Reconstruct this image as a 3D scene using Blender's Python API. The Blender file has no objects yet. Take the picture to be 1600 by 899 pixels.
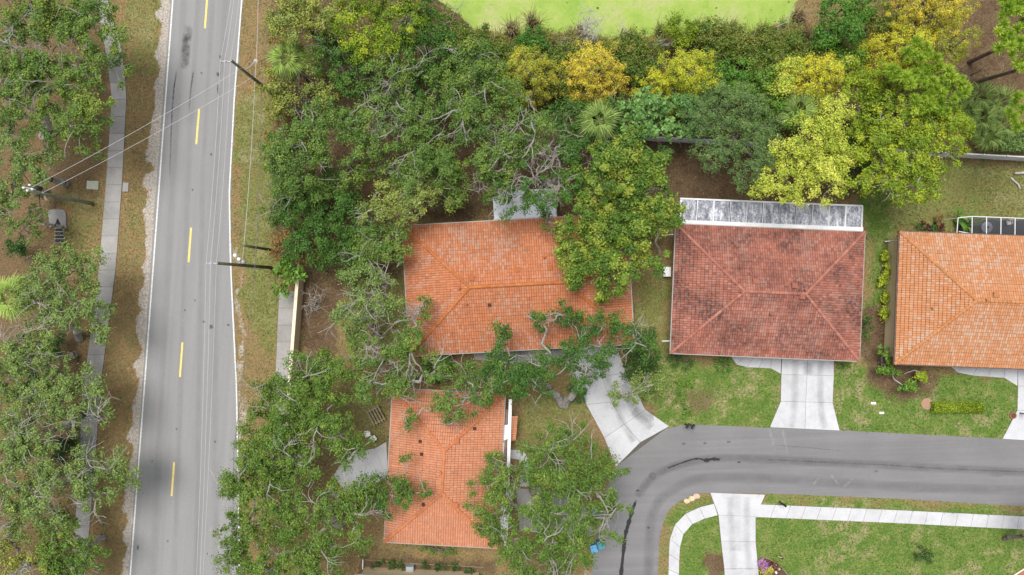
import bpy, math, random
import numpy as np
from mathutils import Vector, Matrix
random.seed(11)
RNG = np.random.default_rng(11)
SC = bpy.context.scene
COL = SC.collection

# ------------------------------------------------------------------ camera, sky, sun, exposure
CAM_H = 71.0            # drone height in metres
PXM = 15.0              # photograph pixels per metre on the ground
cam = bpy.data.cameras.new('camera')
cam.lens = 24.0; cam.sensor_width = 36.0; cam.clip_end = 2000.0; cam.clip_start = 1.0
cam_ob = bpy.data.objects.new('camera', cam); COL.objects.link(cam_ob)
cam_ob.location = (0, 0, CAM_H)
SC.camera = cam_ob
SUN_EL, SUN_AZ = math.radians(71), math.radians(-28)     # azimuth from +Y towards +X
world = bpy.data.worlds.new('World'); SC.world = world; world.use_nodes = True
wn, wl = world.node_tree.nodes, world.node_tree.links
wn.clear()
w_out = wn.new('ShaderNodeOutputWorld'); w_bg = wn.new('ShaderNodeBackground')
w_sky = wn.new('ShaderNodeTexSky'); w_sky.sky_type = 'NISHITA'; w_sky.sun_disc = False
w_sky.sun_elevation = SUN_EL; w_sky.sun_rotation = SUN_AZ
w_hs = wn.new('ShaderNodeHueSaturation'); w_hs.inputs['Saturation'].default_value = 0.22   # thin overcast
wl.new(w_sky.outputs[0], w_hs.inputs['Color']); wl.new(w_hs.outputs[0], w_bg.inputs['Color'])
w_bg.inputs['Strength'].default_value = 0.065
wl.new(w_bg.outputs[0], w_out.inputs['Surface'])
sun = bpy.data.lights.new('sun', 'SUN'); sun.energy = 1.5; sun.angle = math.radians(30); sun.color = (1.0, 0.965, 0.91)
sun_ob = bpy.data.objects.new('sun', sun); COL.objects.link(sun_ob)
sdir = Vector((math.sin(SUN_AZ) * math.cos(SUN_EL), math.cos(SUN_AZ) * math.cos(SUN_EL), math.sin(SUN_EL)))
sun_ob.rotation_euler = sdir.to_track_quat('Z', 'Y').to_euler(); sun_ob.location = (0, 0, 120)
SC.view_settings.view_transform = 'Standard'; SC.view_settings.look = 'None'
SC.view_settings.gamma = 1.0; SC.view_settings.exposure = 1.40
SC.cycles.max_bounces = 6; SC.cycles.diffuse_bounces = 3; SC.cycles.transparent_max_bounces = 8

# ------------------------------------------------------------------ helpers
def P(px, py, z=0.0):
    s = (CAM_H - z) / CAM_H / PXM
    return ((px - 800) * s, (449.5 - py) * s, z)
def PX(x, y):                                   # ground metres -> photograph pixels (arrays)
    return x * PXM + 800, 449.5 - y * PXM

def _hash(ix, iy, s):
    h = (ix.astype(np.int64) * 374761393 + iy.astype(np.int64) * 668265263 + s * 974634541) & 0xffffffff
    h = ((h ^ (h >> 13)) * 1274126177) & 0xffffffff
    return ((h ^ (h >> 16)) & 0xffff) / 65535.0
def noise2(x, y, seed=0):
    ix, iy = np.floor(x), np.floor(y); fx, fy = x - ix, y - iy
    fx, fy = fx * fx * (3 - 2 * fx), fy * fy * (3 - 2 * fy)
    a, b = _hash(ix, iy, seed), _hash(ix + 1, iy, seed)
    c, d = _hash(ix, iy + 1, seed), _hash(ix + 1, iy + 1, seed)
    return (a * (1 - fx) + b * fx) * (1 - fy) + (c * (1 - fx) + d * fx) * fy
def inpoly(px, py, poly):
    res = np.zeros(px.shape, bool); n = len(poly); j = n - 1
    for i in range(n):
        xi, yi = poly[i][:2]; xj, yj = poly[j][:2]
        if yi != yj:
            res ^= ((yi > py) != (yj > py)) & (px < (xj - xi) * (py - yi) / (yj - yi) + xi)
        j = i
    return res

# ---- materials
def new_mat(name):
    m = bpy.data.materials.new(name); m.use_nodes = True
    nt = m.node_tree; b = nt.nodes['Principled BSDF']
    b.inputs['Specular IOR Level'].default_value = 0.25
    return m, nt, b
def N(nt, t, **kw):
    n = nt.nodes.new(t)
    for k, v in kw.items(): setattr(n, k, v)
    return n
def noise_node(nt, scale, detail=4, rough=0.6, vec=None, dim='3D'):
    n = N(nt, 'ShaderNodeTexNoise'); n.noise_dimensions = dim
    n.inputs['Scale'].default_value = scale; n.inputs['Detail'].default_value = detail; n.inputs['Roughness'].default_value = rough
    if vec is not None: nt.links.new(vec, n.inputs['Vector'])
    return n.outputs['Fac']
def objco(nt, scale=None, rot=None):
    t = N(nt, 'ShaderNodeTexCoord'); v = t.outputs['Object']
    if scale or rot:
        m = N(nt, 'ShaderNodeMapping')
        if scale: m.inputs['Scale'].default_value = scale
        if rot: m.inputs['Rotation'].default_value = rot
        nt.links.new(v, m.inputs['Vector']); v = m.outputs[0]
    return v
def ramp(nt, fac, stops):
    r = N(nt, 'ShaderNodeValToRGB'); e = r.color_ramp.elements
    while len(e) < len(stops): e.new(0.5)
    for i, (p, c) in enumerate(stops):
        e[i].position = p; e[i].color = (*c, 1) if len(c) == 3 else c
    nt.links.new(fac, r.inputs[0]); return r.outputs[0]
def mapr(nt, fac, a, b, c=0.0, d=1.0):
    m = N(nt, 'ShaderNodeMapRange'); nt.links.new(fac, m.inputs[0])
    for i, v in enumerate((a, b, c, d)): m.inputs[i + 1].default_value = v
    return m.outputs[0]
def mixc(nt, fac, a, b, mode='MIX'):
    m = N(nt, 'ShaderNodeMix', data_type='RGBA', blend_type=mode)
    for s, v in ((m.inputs['Factor'], fac), (m.inputs['A'], a), (m.inputs['B'], b)):
        if isinstance(v, (int, float)): s.default_value = v
        elif isinstance(v, tuple): s.default_value = (*v, 1)
        else: nt.links.new(v, s)
    return m.outputs['Result']
def mth(nt, op, a, b=0.0, clamp=False):
    m = N(nt, 'ShaderNodeMath', operation=op, use_clamp=clamp)
    for i, v in enumerate((a, b)):
        if isinstance(v, (int, float)): m.inputs[i].default_value = v
        else: nt.links.new(v, m.inputs[i])
    return m.outputs[0]
def attr(nt, name):
    return N(nt, 'ShaderNodeAttribute', attribute_name=name).outputs['Fac']
def objrand(nt): return N(nt, 'ShaderNodeObjectInfo').outputs['Random']
def bump(nt, bsdf, h, strength=0.5, dist=0.05):
    b = N(nt, 'ShaderNodeBump'); b.inputs['Strength'].default_value = strength; b.inputs['Distance'].default_value = dist
    nt.links.new(h, b.inputs['Height']); nt.links.new(b.outputs[0], bsdf.inputs['Normal'])

def m_plain(name, col, rough=0.6, var=0.25, scale=3.0, metal=0.0):
    m, nt, b = new_mat(name)
    f = noise_node(nt, scale, 5, 0.65, objco(nt))
    lo = tuple(c * (1 - var) for c in col); hi = tuple(min(1, c * (1 + var)) for c in col)
    nt.links.new(ramp(nt, f, [(0.3, lo), (0.7, hi)]), b.inputs['Base Color'])
    b.inputs['Roughness'].default_value = rough; b.inputs['Metallic'].default_value = metal
    return m
def m_concrete(name, col, dirt, dirt_amt=0.5, jitter=0.12):
    m, nt, b = new_mat(name); v = N(nt, 'ShaderNodeNewGeometry').outputs['Position']
    n1 = noise_node(nt, 0.55, 6, 0.7, v); n2 = noise_node(nt, 6.0, 5, 0.7, v); n3 = noise_node(nt, 40, 2, 0.6, v)
    c = mixc(nt, mth(nt, 'MULTIPLY', mapr(nt, n1, 0.42, 0.75), dirt_amt), col, dirt)
    c = mixc(nt, mapr(nt, n2, 0.5, 0.8, 0, dirt_amt * 0.6), c, dirt)
    c = mixc(nt, 1.0, c, ramp(nt, n3, [(0.3, (0.86,) * 3), (0.7, (1.1,) * 3)]), 'MULTIPLY')
    c = mixc(nt, 1.0, c, ramp(nt, objrand(nt), [(0.0, (1 - jitter,) * 3), (1.0, (1 + jitter * 0.4,) * 3)]), 'MULTIPLY')
    nt.links.new(c, b.inputs['Base Color']); b.inputs['Roughness'].default_value = 0.85
    bump(nt, b, n3, 0.2, 0.01)
    return m
def m_asphalt(name, c0, c1, rotz, streak=0.5):
    m, nt, b = new_mat(name); pos = N(nt, 'ShaderNodeNewGeometry').outputs['Position']
    def run(sx, sy):                                   # turn into the road's direction first, then stretch
        a = N(nt, 'ShaderNodeMapping'); a.inputs['Rotation'].default_value = (0, 0, rotz); nt.links.new(pos, a.inputs['Vector'])
        b2_ = N(nt, 'ShaderNodeMapping'); b2_.inputs['Scale'].default_value = (sx, sy, 1); nt.links.new(a.outputs[0], b2_.inputs['Vector']); return b2_.outputs[0]
    s = noise_node(nt, 1.0, 4, 0.55, run(.8, .008)); s2 = noise_node(nt, 1.0, 3, 0.6, run(5, .12))
    n1 = noise_node(nt, 0.25, 5, 0.6, pos); n2 = noise_node(nt, 14, 4, 0.75, pos); n3 = noise_node(nt, 55, 2, 0.7, pos)
    f = mth(nt, 'ADD', mth(nt, 'MULTIPLY', s, streak), mth(nt, 'MULTIPLY', n1, 1 - streak))
    f = mth(nt, 'ADD', f, mth(nt, 'MULTIPLY', mth(nt, 'SUBTRACT', s2, 0.5), 0.25))
    c = ramp(nt, f, [(0.3, c0), (0.68, c1)])
    c = mixc(nt, 1.0, c, ramp(nt, n2, [(0.25, (0.80,) * 3), (0.75, (1.18,) * 3)]), 'MULTIPLY')
    c = mixc(nt, 1.0, c, ramp(nt, n3, [(0.25, (0.82,) * 3), (0.75, (1.18,) * 3)]), 'MULTIPLY')
    nt.links.new(c, b.inputs['Base Color']); b.inputs['Roughness'].default_value = 0.9
    bump(nt, b, n3, 0.3, 0.01)
    return m
def m_stain(name, col, strength, nscale=3.0, rough=0.8, lo=0.3, hi=0.7):
    m, nt, b = new_mat(name)
    v = N(nt, 'ShaderNodeNewGeometry').outputs['Position']
    n1 = mapr(nt, noise_node(nt, nscale, 5, 0.7, v), lo, hi)
    a = mth(nt, 'MULTIPLY', mth(nt, 'MULTIPLY', attr(nt, 'fade'), n1), strength, True)
    b.inputs['Base Color'].default_value = (*col, 1); b.inputs['Roughness'].default_value = rough
    nt.links.new(a, b.inputs['Alpha'])
    return m
def m_leaf(name, cols, trans=0.24, hue_spread=1.0, vlo=0.50, vhi=1.60):
    """cols: three colours from the plain to the odd leaf; 'hue' varies by spray, 'tint' by leaf."""
    m, nt, b = new_mat(name)
    c = ramp(nt, attr(nt, 'hue'), [(0.0, cols[0]), (0.5, cols[1]), (1.0, cols[2])])
    c = mixc(nt, 1.0, c, ramp(nt, attr(nt, 'tint'), [(0.0, (vlo,) * 3), (1.0, (vhi, vhi, vhi * 0.95))]), 'MULTIPLY')
    nt.links.new(c, b.inputs['Base Color']); b.inputs['Roughness'].default_value = 0.55
    tr = N(nt, 'ShaderNodeBsdfTranslucent'); nt.links.new(c, tr.inputs['Color'])
    mx = N(nt, 'ShaderNodeMixShader'); mx.inputs[0].default_value = trans
    out = nt.nodes['Material Output']
    nt.links.new(b.outputs[0], mx.inputs[1]); nt.links.new(tr.outputs[0], mx.inputs[2]); nt.links.new(mx.outputs[0], out.inputs['Surface'])
    return m
def m_bark(name, c0, c1):
    m, nt, b = new_mat(name); v = objco(nt)
    f = noise_node(nt, 2.2, 6, 0.75, v)
    nt.links.new(ramp(nt, f, [(0.3, c0), (0.65, c1)]), b.inputs['Base Color']); b.inputs['Roughness'].default_value = 0.9
    bump(nt, b, noise_node(nt, 18, 4, 0.7, v), 0.5, 0.03)
    return m
def m_tile(name, cols, pale, pale_amt, dark, dark_amt, seed):
    """clay tiles: every tile has its own tint; paler worn patches and dark mould patches keep to whole tiles"""
    m, nt, b = new_mat(name)
    t = N(nt, 'ShaderNodeTexCoord').outputs['Object']
    mp = N(nt, 'ShaderNodeMapping'); mp.inputs['Location'].default_value = (seed * 3.7, seed * 1.3, 0); nt.links.new(t, mp.inputs['Vector']); v = mp.outputs[0]
    tint = attr(nt, 'tint')
    c = ramp(nt, tint, [(0.0, cols[0]), (0.5, cols[1]), (1.0, cols[2])])
    pn = noise_node(nt, 0.28, 3, 0.6, v)
    pf = mth(nt, 'ADD', mapr(nt, pn, 0.35, 0.70, -0.42, 0.36), mth(nt, 'SUBTRACT', attr(nt, 'hue'), 0.5))
    c = mixc(nt, mth(nt, 'MULTIPLY', mapr(nt, pf, -0.05, 0.4), pale_amt), c, pale)
    dn = noise_node(nt, 0.24, 6, 0.72, mp.outputs[0]); dn2 = noise_node(nt, 3.0, 5, 0.75, v)
    df = mth(nt, 'MULTIPLY', mapr(nt, dn, 0.42, 0.60), mapr(nt, dn2, 0.38, 0.62, 0.15, 1.0))
    c = mixc(nt, mth(nt, 'MULTIPLY', df, dark_amt), c, dark)
    c = mixc(nt, 1.0, c, ramp(nt, noise_node(nt, 14, 3, 0.7, v), [(0.3, (0.80,) * 3), (0.7, (1.14,) * 3)]), 'MULTIPLY')
    nt.links.new(c, b.inputs['Base Color']); b.inputs['Roughness'].default_value = 0.75
    return m

M = {}
M['road'] = m_asphalt('old_grey_asphalt', (0.222, 0.220, 0.222), (0.272, 0.269, 0.267), math.radians(4.2), 0.85)
M['street'] = m_asphalt('street_asphalt', (0.155, 0.152, 0.155), (0.215, 0.211, 0.213), math.radians(88), 0.6)
M['concrete'] = m_concrete('pale_concrete', (0.53, 0.53, 0.55), (0.33, 0.33, 0.335), 0.55, 0.07)
M['old_concrete'] = m_concrete('weathered_concrete', (0.36, 0.345, 0.33), (0.20, 0.19, 0.18), 0.6, 0.16)
M['bed'] = m_plain('joint_earth', (0.10, 0.09, 0.075), 0.95)
M['white_line'] = m_plain('white_road_paint', (0.62, 0.62, 0.60), 0.7, 0.30, 5)
M['yellow_line'] = m_plain('yellow_road_paint', (0.72, 0.56, 0.17), 0.7, 0.22, 6)
M['tyre'] = m_stain('tyre_rubber', (0.04, 0.04, 0.04), 1.0, 5)
M['oil'] = m_stain('oil_smudge', (0.04, 0.04, 0.04), 0.9, 1.6)
M['wet'] = m_stain('wet_tar_seep', (0.03, 0.03, 0.032), 1.6, 2.5, 0.35, 0.1, 0.4)
M['chalk'] = m_stain('pale_scuff', (0.50, 0.50, 0.51), 0.5, 2.5)
M['darkpatch'] = m_stain('dark_worn_patch', (0.12, 0.12, 0.122), 0.5, 0.5, 0.8, 0.2, 0.6)
M['wall'] = m_plain('cream_stucco', (0.62, 0.50, 0.33), 0.9, 0.10, 5)
M['cap'] = m_plain('cream_wall_cap', (0.74, 0.66, 0.50), 0.85, 0.10, 5)
M['white'] = m_plain('white_paint', (0.80, 0.80, 0.80), 0.5, 0.06, 3)
M['vinyl'] = m_concrete('mildewed_white_vinyl', (0.72, 0.72, 0.74), (0.30, 0.31, 0.29), 0.5, 0.10)
m, nt, b = new_mat('mildewed_aluminium'); pos = N(nt, 'ShaderNodeNewGeometry').outputs['Position']
mp = N(nt, 'ShaderNodeMapping'); mp.inputs['Scale'].default_value = (1.6, .5, 1); nt.links.new(pos, mp.inputs['Vector'])
pa = noise_node(nt, 1.2, 6, 0.75, mp.outputs[0]); pb = noise_node(nt, 5, 5, 0.8, pos)
c = ramp(nt, mth(nt, 'ADD', mth(nt, 'MULTIPLY', pa, .6), mth(nt, 'MULTIPLY', pb, .4)), [(0.40, (.09, .095, .11)), (0.50, (.26, .27, .31)), (0.60, (.62, .63, .66))])
nt.links.new(c, b.inputs['Base Color']); b.inputs['Roughness'].default_value = .8; M['patio_roof'] = m
M['pale_roof'] = m_concrete('pale_patio_roofing', (0.68, 0.71, 0.77), (0.45, 0.45, 0.44), 0.4, 0.05)
M['gutter'] = m_plain('grey_white_gutter', (0.36, 0.33, 0.31), 0.5, 0.15, 2)
M['dark_gutter'] = m_plain('brown_fascia', (0.13, 0.09, 0.075), 0.5, 0.2, 2)
M['glass'] = m_plain('window_glass', (0.05, 0.06, 0.07), 0.08, 0.1, 1)
M['underlay'] = m_plain('roof_underlay', (0.055, 0.035, 0.028), 0.9, 0.2, 3)
M['pole'] = m_bark('weathered_pole_wood', (0.06, 0.057, 0.038), (0.15, 0.145, 0.095))
M['pole_grey'] = m_bark('grey_green_pole_wood', (0.12, 0.125, 0.09), (0.24, 0.24, 0.18))
M['wire'] = m_plain('grey_wire', (0.50, 0.49, 0.50), 0.5, 0.1)
M['darkwire'] = m_plain('dark_wire', (0.16, 0.15, 0.13), 0.5, 0.1)
M['metal'] = m_plain('galvanised_metal', (0.38, 0.38, 0.39), 0.45, 0.15, 4)
M['black'] = m_plain('black_metal', (0.018, 0.018, 0.02), 0.4, 0.2)
M['blue'] = m_plain('blue_plastic', (0.04, 0.22, 0.55), 0.4, 0.1)
M['wood'] = m_bark('silvered_wood', (0.13, 0.10, 0.065), (0.30, 0.25, 0.16))
M['rock'] = m_plain('pale_buff_stone', (0.60, 0.50, 0.32), 0.9, 0.2, 6)
M['pinkrock'] = m_plain('pinkish_stone', (0.55, 0.40, 0.30), 0.9, 0.2, 6)
M['mulch'] = m_plain('brown_mulch', (0.11, 0.06, 0.04), 0.95, 0.5, 25)
M['deck'] = m_plain('dark_patio_slate', (0.055, 0.058, 0.07), 0.6, 0.25, 4)
M['bark'] = m_bark('pale_oak_bark', (0.16, 0.145, 0.125), (0.42, 0.395, 0.36))
M['bark_dark'] = m_bark('brown_grey_bark', (0.07, 0.06, 0.05), (0.19, 0.165, 0.135))
M['bark_pine'] = m_bark('pine_bark', (0.06, 0.04, 0.032), (0.16, 0.115, 0.09))
M['bark_white'] = m_bark('bleached_dead_wood', (0.30, 0.285, 0.265), (0.56, 0.54, 0.51))
#            plain                 middle                odd
LEAF = {
 'oak':      m_leaf('oak_leaves',       [(0.097, 0.184, 0.036), (0.135, 0.221, 0.045), (0.206, 0.278, 0.045)]),
 'oak_grey': m_leaf('grey_oak_leaves',  [(0.156, 0.235, 0.063), (0.197, 0.28, 0.078), (0.241, 0.308, 0.075)]),
 'oak_dark': m_leaf('dark_oak_leaves',  [(0.051, 0.128, 0.022), (0.071, 0.161, 0.028), (0.107, 0.188, 0.028)]),
 'oak_fresh':m_leaf('fresh_oak_leaves', [(0.096, 0.179, 0.028), (0.134, 0.223, 0.037), (0.211, 0.279, 0.046)]),
 'oak_yel':  m_leaf('yellow_green_oak_leaves', [(0.183, 0.24, 0.058), (0.249, 0.301, 0.072), (0.333, 0.355, 0.072)]),
 'magnolia': m_leaf('olive_broad_leaves', [(0.076, 0.152, 0.024), (0.136, 0.23, 0.031), (0.272, 0.331, 0.047)], 0.25),
 'gold':     m_leaf('golden_cypress_leaves', [(0.37, 0.407, 0.05), (0.627, 0.55, 0.065), (0.72, 0.517, 0.07)], 0.35),
 'cyp':      m_leaf('yellow_green_cypress_leaves', [(0.373, 0.438, 0.035), (0.534, 0.567, 0.045), (0.646, 0.58, 0.05)], 0.35),
 'lime':     m_leaf('pale_lime_leaves', [(0.374, 0.463, 0.061), (0.53, 0.587, 0.088), (0.651, 0.674, 0.129)], 0.35),
 'pine':     m_leaf('bright_pine_needles', [(0.27, 0.42, 0.05), (0.36, 0.5, 0.06), (0.45, 0.56, 0.08)], 0.35),
 'yelgreen': m_leaf('yellow_green_leaves', [(0.176, 0.271, 0.023), (0.276, 0.37, 0.027), (0.402, 0.45, 0.038)], 0.3),
 'willow':   m_leaf('dull_green_leaves', [(0.114, 0.195, 0.063), (0.141, 0.231, 0.069), (0.176, 0.265, 0.076)]),
 'shrub':    m_leaf('mixed_shrub_leaves', [(0.099, 0.174, 0.03), (0.156, 0.214, 0.035), (0.233, 0.23, 0.052)]),
 'shrub_br': m_leaf('bright_shrub_leaves', [(0.065, 0.182, 0.026), (0.104, 0.227, 0.031), (0.156, 0.273, 0.036)]),
 'broad':    m_leaf('broad_green_leaves', [(0.109, 0.232, 0.065), (0.158, 0.299, 0.078), (0.246, 0.389, 0.117)]),
 'dark':     m_leaf('dark_green_leaves', [(0.035, 0.09, 0.021), (0.053, 0.118, 0.025), (0.083, 0.145, 0.03)]),
 'orange':   m_leaf('orange_brown_leaves', [(0.230, 0.140, 0.055), (0.270, 0.170, 0.060), (0.240, 0.200, 0.050)]),
 'red':      m_leaf('dark_red_leaves', [(0.110, 0.028, 0.025), (0.150, 0.040, 0.030), (0.090, 0.070, 0.030)]),
 'palm':     m_leaf('palm_fronds', [(0.164, 0.26, 0.067), (0.226, 0.325, 0.083), (0.296, 0.374, 0.106)], 0.3),
 'palm_lt':  m_leaf('light_palm_fronds', [(0.228, 0.348, 0.066), (0.288, 0.408, 0.09), (0.348, 0.444, 0.12)], 0.3),
 'reed':     m_leaf('dry_reed_blades', [(0.120, 0.150, 0.040), (0.200, 0.180, 0.065), (0.300, 0.230, 0.140)], 0.3),
 'grass':    m_leaf('grass_blades', [(0.09, 0.167, 0.023), (0.167, 0.189, 0.054), (0.297, 0.216, 0.108)], 0.3),
 'litter':   m_leaf('fallen_leaves', [(0.090, 0.050, 0.028), (0.150, 0.085, 0.048), (0.240, 0.170, 0.100)], 0.1),
 'purple':   m_leaf('purple_leaves', [(0.220, 0.070, 0.230), (0.420, 0.200, 0.400), (0.650, 0.480, 0.600)], 0.2),
 'yellow':   m_leaf('yellow_leaves', [(0.380, 0.340, 0.060), (0.480, 0.440, 0.070), (0.360, 0.420, 0.080)], 0.2),
}

# ---- mesh builder (world or local coordinates, one mesh per build)
class MB:
    def __init__(s): s.v = []; s.f = []
    def add(s, v, f):
        o = len(s.v); s.v += [tuple(p) for p in v]; s.f += [tuple(i + o for i in q) for q in f]; return s
    def box(s, c, size, rz=0.0):
        x, y, z = (d / 2 for d in size); ca, sa = math.cos(rz), math.sin(rz); vs = []
        for dz in (-z, z):
            for dx, dy in ((-x, -y), (x, -y), (x, y), (-x, y)):
                vs.append((c[0] + dx * ca - dy * sa, c[1] + dx * sa + dy * ca, c[2] + dz))
        return s.add(vs, [(3, 2, 1, 0), (4, 5, 6, 7), (0, 1, 5, 4), (1, 2, 6, 5), (2, 3, 7, 6), (3, 0, 4, 7)])
    def prism(s, poly, z0, z1):
        n = len(poly)
        a = sum(poly[i][0] * poly[(i + 1) % n][1] - poly[(i + 1) % n][0] * poly[i][1] for i in range(n))
        if a < 0: poly = poly[::-1]
        vs = [(p[0], p[1], z0) for p in poly] + [(p[0], p[1], z1) for p in poly]
        return s.add(vs, [tuple(range(n - 1, -1, -1)), tuple(range(n, 2 * n))] + [(i, (i + 1) % n, (i + 1) % n + n, i + n) for i in range(n)])
    def tube(s, pts, rad, n=6, caps=True):
        pts = [Vector(p) for p in pts]; k = len(pts)
        if not hasattr(rad, '__len__'): rad = [rad] * k
        vs = []; up = Vector((0, 0, 1))
        for i, p in enumerate(pts):
            d = (pts[min(i + 1, k - 1)] - pts[max(i - 1, 0)])
            d = d.normalized() if d.length > 1e-9 else up
            a = d.cross(up if abs(d.z) < 0.9 else Vector((1, 0, 0))).normalized(); b = d.cross(a)
            for j in range(n):
                t = 2 * math.pi * j / n
                vs.append(p + (a * math.cos(t) + b * math.sin(t)) * rad[i])
        fs = [(i * n + j, i * n + (j + 1) % n, (i + 1) * n + (j + 1) % n, (i + 1) * n + j) for i in range(k - 1) for j in range(n)]
        if caps: fs += [tuple(range(n - 1, -1, -1)), tuple(range((k - 1) * n, k * n))]
        return s.add(vs, fs)
    def lathe(s, c, prof, n=16):
        vs = [(c[0] + r * math.cos(2 * math.pi * j / n), c[1] + r * math.sin(2 * math.pi * j / n), c[2] + z) for r, z in prof for j in range(n)]
        k = len(prof)
        fs = [(i * n + j, i * n + (j + 1) % n, (i + 1) * n + (j + 1) % n, (i + 1) * n + j) for i in range(k - 1) for j in range(n)]
        fs += [tuple(range(n - 1, -1, -1)), tuple(range((k - 1) * n, k * n))]
        return s.add(vs, fs)
    def build(s, name, mat, parent=None, smooth=False, bevel=0.0):
        off = Vector((0, 0, 0)) if parent is None else ORIGIN.get(parent.name, Vector((0, 0, 0)))
        me = bpy.data.meshes.new(name)
        me.from_pydata([(v[0] - off.x, v[1] - off.y, v[2] - off.z) for v in s.v], [], s.f); me.validate()
        me.materials.append(mat)
        if smooth: me.polygons.foreach_set('use_smooth', [True] * len(me.polygons))
        o = bpy.data.objects.new(name, me); COL.objects.link(o)
        if parent: o.parent = parent
        if bevel:
            b = o.modifiers.new('bevel', 'BEVEL'); b.width = bevel; b.segments = 2
        return o
ORIGIN = {}     # parents whose children's meshes are given in world coordinates
def tag(o, label=None, cat=None, group=None, kind=None):
    if label: o['label'] = label
    if cat: o['category'] = cat
    if group: o['group'] = group
    if kind: o['kind'] = kind
    return o
def root(name, label, cat, loc, group=None, rz=0.0, local=False):
    o = bpy.data.objects.new(name, None); COL.objects.link(o); o.location = loc; o.rotation_euler = (0, 0, rz)
    o.empty_display_size = 0.3
    if not local: ORIGIN[o.name] = Vector(loc)
    return tag(o, label, cat, group)
def share(o, name=None, parent=None, loc=None, rz=None):
    c = o.copy(); COL.objects.link(c)
    if parent is not None: c.parent = parent
    if loc is not None: c.location = loc
    if rz is not None: c.rotation_euler = (c.rotation_euler[0], c.rotation_euler[1], rz)
    return c

def np_mesh(name, co, nper, mat, parent=None, tint=None, hue=None, flat=True):
    """co: (F*nper,3) array, one face per nper vertices"""
    co = np.asarray(co, np.float32)
    if parent is not None and parent.name in ORIGIN: co = co - np.array(ORIGIN[parent.name], np.float32)
    F = len(co) // nper
    me = bpy.data.meshes.new(name)
    me.vertices.add(len(co)); me.vertices.foreach_set('co', co.ravel())
    me.loops.add(len(co)); me.loops.foreach_set('vertex_index', np.arange(len(co), dtype=np.int32))
    me.polygons.add(F); me.polygons.foreach_set('loop_start', np.arange(0, len(co), nper, dtype=np.int32))
    for nm, a in (('tint', tint), ('hue', hue)):
        if a is not None:
            at = me.attributes.new(nm, 'FLOAT', 'FACE'); at.data.foreach_set('value', np.asarray(a, np.float32))
    me.update(calc_edges=True); me.materials.append(mat)
    o = bpy.data.objects.new(name, me); COL.objects.link(o)
    if parent is not None: o.parent = parent
    return o

def unit(a): return a / np.maximum(np.linalg.norm(a, axis=-1, keepdims=True), 1e-9)
def leaf_quads(c, out, length, width, up=0.6, outw=0.5, rnd=0.7, rng=RNG, droop=0.0):
    """leaf blades (lozenges): centre c (N,3), outward direction, length/width arrays"""
    n = len(c)
    nrm = unit(out * outw + np.array([0, 0, up]) + rng.normal(size=(n, 3)) * rnd)
    t = rng.normal(size=(n, 3)) + out * 0.7; t[:, 2] -= droop
    t = unit(t - nrm * (t * nrm).sum(1, keepdims=True)); b = np.cross(nrm, t)
    L = np.asarray(length)[:, None]; W = np.asarray(width)[:, None]
    q = np.stack([c - t * L * 0.5, c + b * W * 0.5 - t * L * 0.08, c + t * L * 0.5, c - b * W * 0.5 - t * L * 0.08], 1)
    return q.reshape(-1, 3)

# ------------------------------------------------------------------ ground
Z = dict(
 lawn=[([(985, 560), (1225, 560), (1225, 675), (1035, 675)], .95), ([(1298, 560), (1350, 570), (1350, 300), (1392, 300), (1386, 480), (1356, 500), (1356, 600), (1600, 570), (1640, 570), (1640, 700), (1298, 680)], 1.0),
       ([(1055, 785), (1640, 800), (1640, 940), (1050, 940)], 1.0), ([(1185, 768), (1640, 786), (1640, 815), (1185, 800)], .8), ([(1345, 250), (1640, 250), (1640, 370), (1345, 370)], .55),
       ([(362, 140), (435, 140), (442, 460), (430, 570), (372, 480)], .55), ([(985, 420), (1050, 420), (1050, 600), (985, 600)], .5), ([(805, 600), (930, 600), (915, 690), (815, 710)], .5),
       ([(180, -20), (265, -20), (252, 110), (200, 115)], .45), ([(100, 290), (165, 290), (150, 430), (100, 430)], .35), ([(520, 590), (615, 590), (600, 740), (520, 740)], .4), ([(540, 430), (640, 430), (640, 560), (540, 560)], .45),
       ([(195, 300), (240, 300), (225, 420), (190, 420)], .3), ([(580, 845), (740, 856), (740, 866), (580, 858)], .4), ([(1030, 775), (1110, 768), (1112, 790), (1050, 830), (1040, 940), (1028, 940)], .45)],
 litter=[([(425, -30), (700, -30), (760, 60), (1240, 70), (1330, 120), (1350, 300), (1065, 330), (640, 345), (625, 440), (540, 450), (520, 560), (475, 640), (470, 450), (430, 400)], 1.0),
         ([(-80, -40), (150, -40), (180, 150), (168, 290), (110, 300), (85, 400), (138, 430), (130, 600), (118, 960), (-80, 960)], .6), ([(1030, 230), (1180, 240), (1180, 335), (1040, 335)], 1.0),
         ([(1480, 10), (1640, -20), (1640, 135), (1500, 180)], 1.0), ([(1352, 480), (1400, 470), (1400, 565), (1480, 580), (1440, 614), (1350, 606)], .95), ([(555, 862), (770, 870), (770, 899), (555, 893)], .9),
         ([(600, 560), (740, 553), (760, 610), (610, 606)], .6), ([(1055, 595), (1120, 590), (1110, 650), (1060, 640)], .55), ([(1100, 860), (1135, 850), (1140, 920), (1110, 920)], .9)],
 sand=[([(252, -30), (275, -30), (207, 960), (186, 960)], .95), ([(366, 380), (378, 380), (386, 720), (371, 720)], .6)],
 pond=[([(684, -400), (684, -10), (720, 30), (770, 48), (850, 45), (905, 52), (960, 58), (1020, 52), (1060, 40), (1130, 45), (1190, 48), (1235, 30), (1250, -20), (1260, -400)], 1.0)])
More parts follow.
